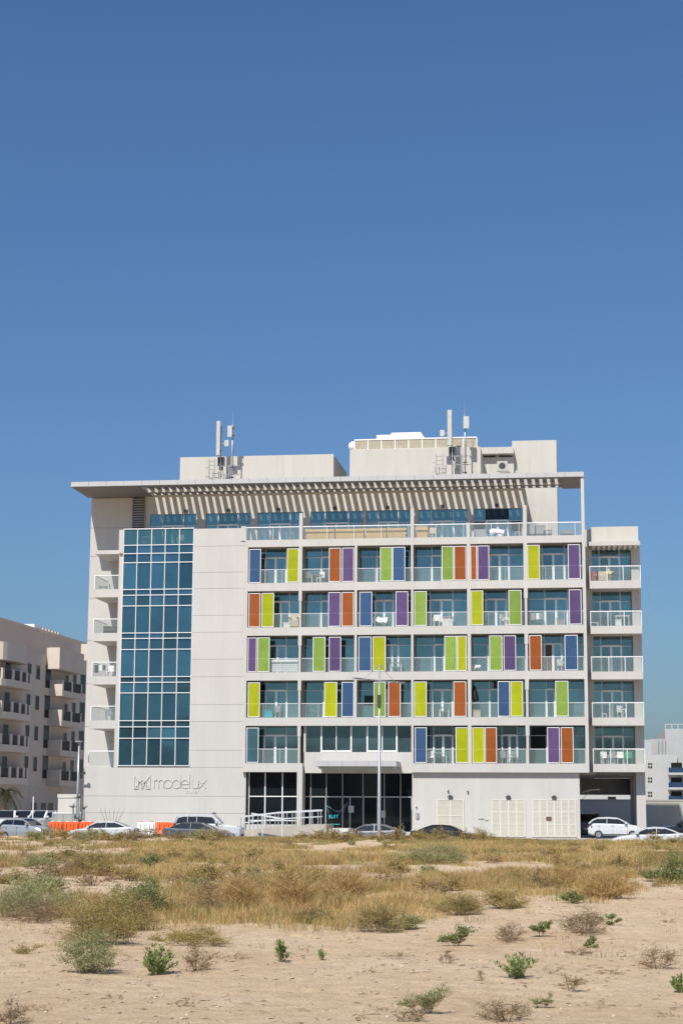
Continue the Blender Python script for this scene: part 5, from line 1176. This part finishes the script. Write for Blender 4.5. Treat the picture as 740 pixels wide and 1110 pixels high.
PL = [
 ('shrub','rounded grey-green shrub at the near left edge of the thicket',97,1055,58,58,'greygreen'),
 ('shrub','large yellow-olive shrub directly behind the rounded grey-green one',106,1024,84,74,'yellow'),
 ('shrub','yellow-olive shrub right of the large one, reaching over bare sand',140,1008,68,56,'olive'),
 ('shrub','dark green leafy shrub amid straw grass on the left',150,994,70,50,'dkgreen'),
 ('weed','bright green leafy weed with upright tips on bare sand at left',170,1057,40,34,'weed'),
 ('dry_shrub','see-through brown dry shrub right of the bright green weed',213,1052,46,44,'brown'),
 ('weed','small upright green seedling alone on bare sand left of centre',305,1043,17,26,'weed'),
 ('weed','tiny green sprout alone on the bare sand near the centre',349,1041,9,14,'weed'),
 ('dry_shrub','low spreading tan shrub in front of the reddish dry shrub',215,1024,74,24,'yellow'),
 ('dry_shrub','flat tan shrub touching the dark green shrub, above the green weed',182,1020,40,14,'yellow'),
 ('shrub','broad grey-green shrub cut by the left edge',30,994,100,50,'greygreen'),
 ('dry_shrub','tangle of grey dead twigs at the foot of the broad grey-green shrub',40,998,90,26,'mauve'),
 ('dry_shrub','brown dry shrub just right of the broad grey-green shrub',73,985,40,24,'olive'),
 ('shrub','bright lime-green shrub among brown ones in the left middle distance',44,942,42,22,'greygreen'),
 ('shrub','green and brown shrub right of the lime-green shrub at left',92,947,56,30,'olive'),
 ('shrub','small olive shrub standing alone on pale sand in the left middle distance',162,941,32,17,'dkgreen'),
 ('dry_shrub','reddish dry shrub above the low spreading tan one',226,992,54,46,'brown'),
 ('dry_shrub','tuft of dry stalks at the bottom left corner',12,1110,44,34,'mauve'),
 ('dry_shrub','flattened dark twigs just right of the bottom left tuft',43,1096,34,12,'twig'),
 ('dry_shrub','flattened brown twigs on bare sand at the bottom, left of centre',202,1091,34,9,'brown'),
 ('dry_shrub','low brown twigs right of the see-through dry shrub',248,1040,52,10,'twig'),
 ('dry_shrub','flat brown patch on sand at far left below the broad shrub',20,1048,26,7,'twig'),
 ('dry_shrub','flat dry patch at far left, higher than the brown one',26,1034,46,8,'olive'),
 ('dry_shrub','sparse bent twigs at the very bottom, left of the centre weed',125,1083,26,8,'twig'),
 ('shrub','wide olive shrub left of centre at the edge of the bare sand',410,1010,70,36,'olive'),
 ('shrub','pale olive shrub touching the wide olive shrub on its right',436,1008,40,24,'greygreen'),
 ('shrub','dense low dark green shrub on bare sand right of centre',494,1025,41,21,'dkgreen'),
 ('weed','bright green bush beside dry stalks right of centre',584,1015,24,25,'green'),
 ('dry_shrub','dry olive stalks left of the bright green bush',553,1021,44,26,'mauve'),
 ('dry_shrub','wide mauve-brown dry shrub in the right half',632,1012,64,34,'mauve'),
 ('weed','green shrub on the upper right of the mauve-brown shrub',660,1003,22,18,'green'),
 ('weed','yellow-green shrub in front of the mauve-brown shrub',640,1027,20,20,'green'),
 ('dry_shrub','low tan clump at the foot of the yellow-green shrub',626,1035,34,15,'brown'),
 ('weed','spiky green weed with a dry base in the lower right half',559,1060,38,28,'weed'),
 ('shrub','pale grey-green shrub at the bottom, right of centre',462,1098,48,36,'greygreen'),
 ('dry_shrub','dry twigs at the foot of the pale grey-green bottom shrub',447,1108,40,26,'mauve'),
 ('dry_shrub','wide dry twiggy shrub at the bottom right of centre',548,1106,66,36,'mauve'),
 ('weed','small pale weed growing out of the wide twiggy bottom shrub',588,1092,22,16,'greygreen'),
 ('dry_shrub','reddish-brown see-through shrub near the right edge',711,1050,48,36,'brown'),
 ('dry_shrub','low brown shrub with long trailing twigs left of the reddish right one',618,1072,44,20,'brown'),
 ('dry_shrub','thin dark twigs left of the low trailing brown shrub',592,1055,36,10,'twig'),
 ('dry_shrub','thin dark twigs between the trailing shrub and the reddish right shrub',660,1056,34,9,'twig'),
 ('weed','green weed at the right edge below the reddish shrub',737,1076,20,22,'weed'),
 ('weed','dark green weed tucked at the edge of the straw, right of centre',622,979,24,22,'dkgreen'),
 ('shrub','rounded dark grey-green shrub near the right edge',706,956,22,24,'dkgreen'),
 ('shrub','tall dark green shrub cut by the right edge',733,958,36,44,'dkgreen'),
 ('shrub','long bright green shrub in the middle distance right of centre',470,938,72,26,'greygreen'),
 ('dry_shrub','olive-brown mound at the front of the straw, right of centre',500,992,62,30,'olive'),
 ('dry_shrub','olive tuft at the front of the straw just right of the centre',548,984,50,34,'yellow'),
 ('straw_tuft','tall golden straw tuft at the right end of the straw field',655,974,66,40,'straw'),
 ('straw_tuft','golden straw tuft behind the dark green weed',612,962,48,34,'straw'),
 ('straw_tuft','tall golden straw tuft on the left of the straw field',262,990,56,56,'straw'),
 ('straw_tuft','broad golden straw tuft left of centre in the straw field',318,985,60,58,'straw'),
 ('straw_tuft','straw tuft at centre of the straw field',372,976,56,44,'straw'),
 ('dry_shrub','dry brown shrub in the straw left of the wide olive shrub',340,1000,56,22,'olive'),
 ('dry_shrub','flat dry twigs alone on the bare sand below centre',395,1055,34,9,'twig'),
 ('dry_shrub','sparse dry stalks on bare sand left of the dense low green shrub',430,1040,26,14,'twig'),
 ('dry_shrub','thin stalks on bare sand below the dense low green shrub',483,1044,20,16,'mauve'),
 ('dry_shrub','thin stalks left of the spiky green weed',524,1061,18,18,'twig'),
 ('dry_shrub','flat dark twigs at the bottom centre',393,1105,26,8,'twig'),
 ('dry_shrub','flat brown twigs at bottom centre, above the other flat twigs',412,1096,22,8,'twig'),
 ('dry_shrub','dark flat patch right of the pale sand at far right',724,1000,16,6,'brown'),
 ('dry_shrub','dry patch on the pale sand left of the tall right-edge shrub',700,962,44,10,'brown'),
 ('dry_shrub','scattered dark twigs at the bottom right corner',725,1103,36,8,'twig'),
 ('dry_shrub','short twigs alone on sand in the bottom right',652,1093,20,10,'twig')]
for nm, lb, px, py, wp, hp, kd in PL:
    shrub(nm, lb, 'weed' if nm == 'weed' else ('grass tuft' if nm == 'straw_tuft' else 'shrub'), px, py, wp*1.12, hp*1.0, kd, PG, dens=1.5)
def edge(px):                      # picture height of the near edge of the grass, from the photograph
    return lerp_line_([(-40,985),(60,992),(100,1000),(230,1006),(330,1002),(430,1000),(520,994),(580,982),(650,976),(700,955),(760,952)], px)
def lerp_line_(pts, x):
    if x <= pts[0][0]: return pts[0][1]
    for (a, za), (b, zb) in zip(pts[:-1], pts[1:]):
        if x <= b: return za+(zb-za)*(x-a)/(b-a)
    return pts[-1][1]
# low scrub along the far edge of the lot and through the middle distance
random.seed(21)
kinds = ['olive','yellow','mauve','brown','olive','yellow','greygreen']
bases = {}
def far_copy(px, py, s, kd, lb, nm='dry_shrub'):
    x, y = atz(px, py, .27)
    for _ in range(3): x, y = atz(px, py, gh(x, y))
    if kd not in bases:
        o = shrub(nm, lb, 'shrub', px, py, s*y and (1.2*F/math.hypot(x,y)), .75*F/math.hypot(x,y), kd, 'scrub bushes across the lot', dens=1.3); bases[kd] = o
    else: o = copy_tree(bases[kd]); o['label'] = lb
    o.location = (x, y, gh(x,y)); sc = s*random.uniform(.8,1.2); o.scale = (sc*random.uniform(.9,1.3), sc, sc*random.uniform(.75,1.0)); o.rotation_euler = (0,0,random.uniform(0,6.28))
LB = {'olive':'low olive-brown scrub bush in the band of scrub across the lot','yellow':'yellowish scrub bush in the band of scrub across the lot','mauve':'greyish-brown dry scrub bush in the band of scrub across the lot','brown':'reddish-brown dry scrub bush in the band of scrub across the lot','greygreen':'pale green scrub bush in the band of scrub across the lot'}
for i in range(180):
    px = random.uniform(-10,750); py = random.uniform(904.5,913) if i < 85 else random.uniform(911,972)**1
    if py > edge(px)-14 and i >= 85: continue
    kd = random.choice(kinds); far_copy(px, py, random.uniform(.85,1.5) if i < 85 else random.uniform(.45,.85), kd, LB[kd])

# dry grass over the middle of the lot: nobody could count it
def proj(X, Y, Z):
    v = Vector((X,Y,Z-EYE)); k = F/v.dot(fwd); return 370+v.dot(rightv)*k, 555-v.dot(upv)*k
cl = []
random.seed(4)
tries = 0
while tries < 98000:
    tries += 1
    Y = 19+ (110-19)*random.random()**0.75; half = Y*.29+2
    X = -Y*math.tan(YAW)+random.uniform(-half, half)
    z = gh(X, Y); px, py = proj(X, Y, z)
    if py < 900 or py > 1080: continue
    e_ = edge(px); n1 = mnoise.noise(Vector((X*.16, Y*.11, 3.3))); n2 = mnoise.noise(Vector((X*.5, Y*.4, 8.8)))
    straw = (150 < px < 690) and py > 915
    d = (e_-py)/22.0; dens = min(1, max(0, .5+d))*(.74 if straw else .56)
    if py > e_+8: dens = .035
    n4 = mnoise.noise(Vector((X*.10+9, Y*.045, 2.7))); dens *= max(0.0, min(1.3, .42+1.1*n1+1.7*n2+1.2*n4))
    if 915 < py < 985 and px < 175: dens *= .55
    if Y > 60: dens *= .9
    if random.random() < dens: cl.append((X,Y,z,px,py,n1,straw))
BV = []; BT = []
for X, Y, z, px, py, n1, straw in cl:
    sc = max(1, Y/40); nb = int(34/sc**.6) if py < edge(px)+8 else 10
    low = py > edge(px)+8
    n3 = mnoise.noise(Vector((X*.22+40, Y*.2, 1.1)))
    if straw and random.random() < .54+n3*.9: tone, hh = .36+.16*n3+random.uniform(-.05,.05), (.16+.22*max(0,n1+.2))*(1-.4*smooth(0,1,1-abs(edge(px)-py)/14))
    else: tone, hh = random.choice([.02,.10,.2,.62,.70,.76]), .14+.14*random.random()
    if Y > 62: hh *= .8; tone += .1
    if random.random() < .12: tone = .82
    if low: tone, hh = random.choice([.05,.3,.6]), .08
    hh *= random.uniform(.6,1.25)
    az = rng.uniform(0,2*np.pi,nb); sp = rng.uniform(.0,.26,nb)*(.8+.5*sc*.5); bx = X+np.cos(az)*sp; by = Y+np.sin(az)*sp
    hgt = hh*rng.uniform(.45,1.15,nb); ln = hgt*rng.uniform(.1,.75,nb); la = az+rng.normal(0,.7,nb)
    wd = .0030*sc**.95*rng.uniform(.7,1.6,nb); wa = rng.uniform(0,2*np.pi,nb)
    a = np.stack([bx-np.cos(wa)*wd, by-np.sin(wa)*wd, np.full(nb,z-.02)],1); b = np.stack([bx+np.cos(wa)*wd, by+np.sin(wa)*wd, np.full(nb,z-.02)],1)
    mpt = np.stack([bx+np.cos(la)*ln*.4, by+np.sin(la)*ln*.4, z+hgt*.65],1); off = np.stack([np.cos(wa)*wd*.8,np.sin(wa)*wd*.8,np.zeros(nb)],1)
    c = np.stack([bx+np.cos(la)*ln, by+np.sin(la)*ln, z+hgt],1)
    BV.append(np.stack([a,b,mpt+off,mpt-off,mpt-off,mpt+off,c],1)); BT.append(np.clip(tone+rng.normal(0,.09,nb),0,1))
BV = np.concatenate(BV); BT = np.concatenate(BT); nb = len(BV)
base = np.arange(nb)[:,None]*7
faces_q = base+np.array([[0,1,2,3]]); faces_t = base+np.array([[4,5,6]])
tri = np.concatenate([base+np.array([[0,1,2]]), base+np.array([[0,2,3]]), faces_t],1).reshape(-1,3)
gm = np_mesh('dry_grass', BV.reshape(-1,3), tri, 3)
at_ = gm.attributes.new('tone', 'FLOAT', 'POINT'); at_.data.foreach_set('value', np.repeat(BT,7).astype(np.float32))
m, nt, b = new_mat('mixed_dry_grass'); N = nt.nodes; L = nt.links
an = N.new('ShaderNodeAttribute'); an.attribute_name = 'tone'; r = N.new('ShaderNodeValToRGB'); L.new(an.outputs['Fac'], r.inputs['Fac'])
els = r.color_ramp.elements; els[0].position = 0; els[0].color = (.20,.115,.055,1); els[1].position = 1; els[1].color = (.15,.17,.05,1)
for p_, c_ in ((.2,(.38,.23,.10)),(.38,(.62,.43,.19)),(.55,(.54,.40,.16)),(.7,(.30,.25,.085)),(.85,(.25,.24,.085))):
    e_ = els.new(p_); e_.color = (*c_,1)
L.new(r.outputs['Color'], b.inputs['Base Color']); b.inputs['Roughness'].default_value = .7; b.inputs['Specular IOR Level'].default_value = .3
tr = N.new('ShaderNodeBsdfTranslucent'); L.new(r.outputs['Color'], tr.inputs['Color']); mx = N.new('ShaderNodeMixShader'); mx.inputs[0].default_value = .25
L.new(b.outputs[0], mx.inputs[1]); L.new(tr.outputs[0], mx.inputs[2]); L.new(mx.outputs[0], N['Material Output'].inputs['Surface'])
gm.materials.append(m); o = bpy.data.objects.new('dry_grass', gm); COL.objects.link(o); tag(o, 'dry golden and olive grass covering the middle of the lot', 'grass', kind='stuff')
print('grass blades', nb, 'clumps', len(cl))
# pebbles and dead bits on the bare sand
ico = np.array([(0,0,.6),(.9,0,0),(0,.8,0),(-.8,0,.05),(0,-.9,0),(0,0,-.5)]); icf = np.array([(0,1,2),(0,2,3),(0,3,4),(0,4,1),(5,2,1),(5,3,2),(5,4,3),(5,1,4)])
PV = []; n = 0
random.seed(9)
for i in range(6500):
    Y = 12+26*random.random()**1.2; X = -Y*math.tan(YAW)+random.uniform(-Y*.21,Y*.21); s = .005+.020*random.random()**4
    a = random.uniform(0,6.28); ca, sa = math.cos(a), math.sin(a); v = ico*s*np.array([random.uniform(.7,1.5),1,random.uniform(.5,1)])*rng.uniform(.7,1.25,(6,3))
    PV.append(np.stack([v[:,0]*ca-v[:,1]*sa+X, v[:,0]*sa+v[:,1]*ca+Y, v[:,2]+gh(X,Y)+s*.15],1))
PV = np.concatenate(PV); pf = (np.arange(6500)[:,None,None]*6+icf[None]).reshape(-1,3)
pm_ = np_mesh('pebbles', PV, pf, 3); pm_.materials.append(leaf_mat('pale_pebble', (.30,.22,.16), (.66,.56,.46)) if False else mat('pale_pebble', (.46,.37,.28), .9, island=.5)); o = bpy.data.objects.new('pebbles', pm_); COL.objects.link(o); tag(o, 'small pale pebbles strewn over the bare sand', 'pebbles', kind='stuff')
TV = []
for i in range(2200):
    Y = 12+30*random.random(); X = -Y*math.tan(YAW)+random.uniform(-Y*.21,Y*.21); 
    if mnoise.noise(Vector((X*.6,Y*.5,4))) < -.12: continue
    a = random.uniform(0,6.28); l = random.uniform(.03,.13); wv = .005; z = gh(X,Y)+.008
    dx, dy = math.cos(a)*l, math.sin(a)*l
    TV.append([(X,Y,z),(X+dx,Y+dy,gh(X+dx,Y+dy)+.008),(X+dx*.5-dy/l*wv,Y+dy*.5+dx/l*wv,z+.009)])
TV = np.array(TV).reshape(-1,3); tm = np_mesh('plant_litter', TV, np.arange(len(TV)).reshape(-1,3), 3); tm.materials.append(LM['twig']); o = bpy.data.objects.new('plant_litter', tm); COL.objects.link(o); tag(o, 'dead twigs and litter scattered on the sand', 'litter', kind='stuff')

# palm tree at the far left
Y = 158.0; x, zt = at(6, 858, Y)
e_ = empty('palm_tree', (x,Y,.03), 'small dark palm tree in front of the beige block', 'tree')
q_ = MB(); pts = [(.04*math.sin(i*1.3),0,i*(zt-.03)/8) for i in range(9)]; q_.tube(pts,[.30-.012*i for i in range(9)],10); q_.build('trunk', M['brown'], e_)
fv = []; ff = []
for k in range(26):
    a = 2*PI*k/26+rng.uniform(-.1,.1); el = rng.uniform(-.25,.95); ln = rng.uniform(1.5,2.1)
    prev = np.array([0,0,zt-.05]); d = np.array([math.cos(a)*math.cos(el),math.sin(a)*math.cos(el),math.sin(el)])
    side = np.array([-math.sin(a),math.cos(a),0])
    for s_ in range(8):
        t = s_/8; dd = d*ln/8; dd[2] -= .055*s_; nxt = prev+dd
        for sg in (-1,1):
            for r_ in range(2):
                p_ = prev+(nxt-prev)*(r_/2); lw = .42*(1-t*.6); q3 = p_+side*sg*lw+dd*1.0-np.array([0,0,.16]); n = len(fv); fv += [tuple(p_),tuple(p_+dd*.35),tuple(q3)]; ff.append((n,n+1,n+2))
        prev = nxt
mm = np_mesh('crown', np.array(fv), np.array(ff), 3); mm.materials.append(leaf_mat('shaded_palm_leaf', (.02,.03,.012), (.06,.075,.03))); o = bpy.data.objects.new('crown', mm); COL.objects.link(o); o.parent = e_  # leaf colours darkened to give the palm a shaded look
# spiky grey plant at the lamp foot
Y = 128.0; x, _ = at(84.5, 890, Y); zt = Z_(84, 861, Y)
e_ = empty('dry_palm', (x,Y,.115), 'grey dried ornamental palm behind the left street lamp', 'plant')
q_ = MB()
for dx, hh in ((-.35,2.0),(0,zt-.3),(.42,1.9)): q_.tube([(dx*.3,0,0),(dx,.02,hh*.6),(dx*1.1,0,hh)],[.13,.10,.06],8)
q_.build('trunk', M['grey'], e_)
fv = []; ff = []
for cx0, cz0 in ((-.38,2.0),(0,zt-.4),(.46,1.9),(-.1,1.2),(.2,1.0)):
    for k in range(40):
        dv = unit(1)[0]; dv[2] = abs(dv[2])*.9+.1; n = len(fv); s_ = np.cross(dv,unit(1)[0])*.04; l_ = rng.uniform(.25,.5); b0 = np.array([cx0,0,cz0]); fv += [tuple(b0-s_),tuple(b0+s_),tuple(b0+dv*l_)]; ff.append((n,n+1,n+2))
mm = np_mesh('foliage', np.array(fv), np.array(ff), 3); mm.materials.append(leaf_mat('grey_frond', (.13,.13,.12),(.27,.27,.25))); o = bpy.data.objects.new('foliage', mm); COL.objects.link(o); o.parent = e_
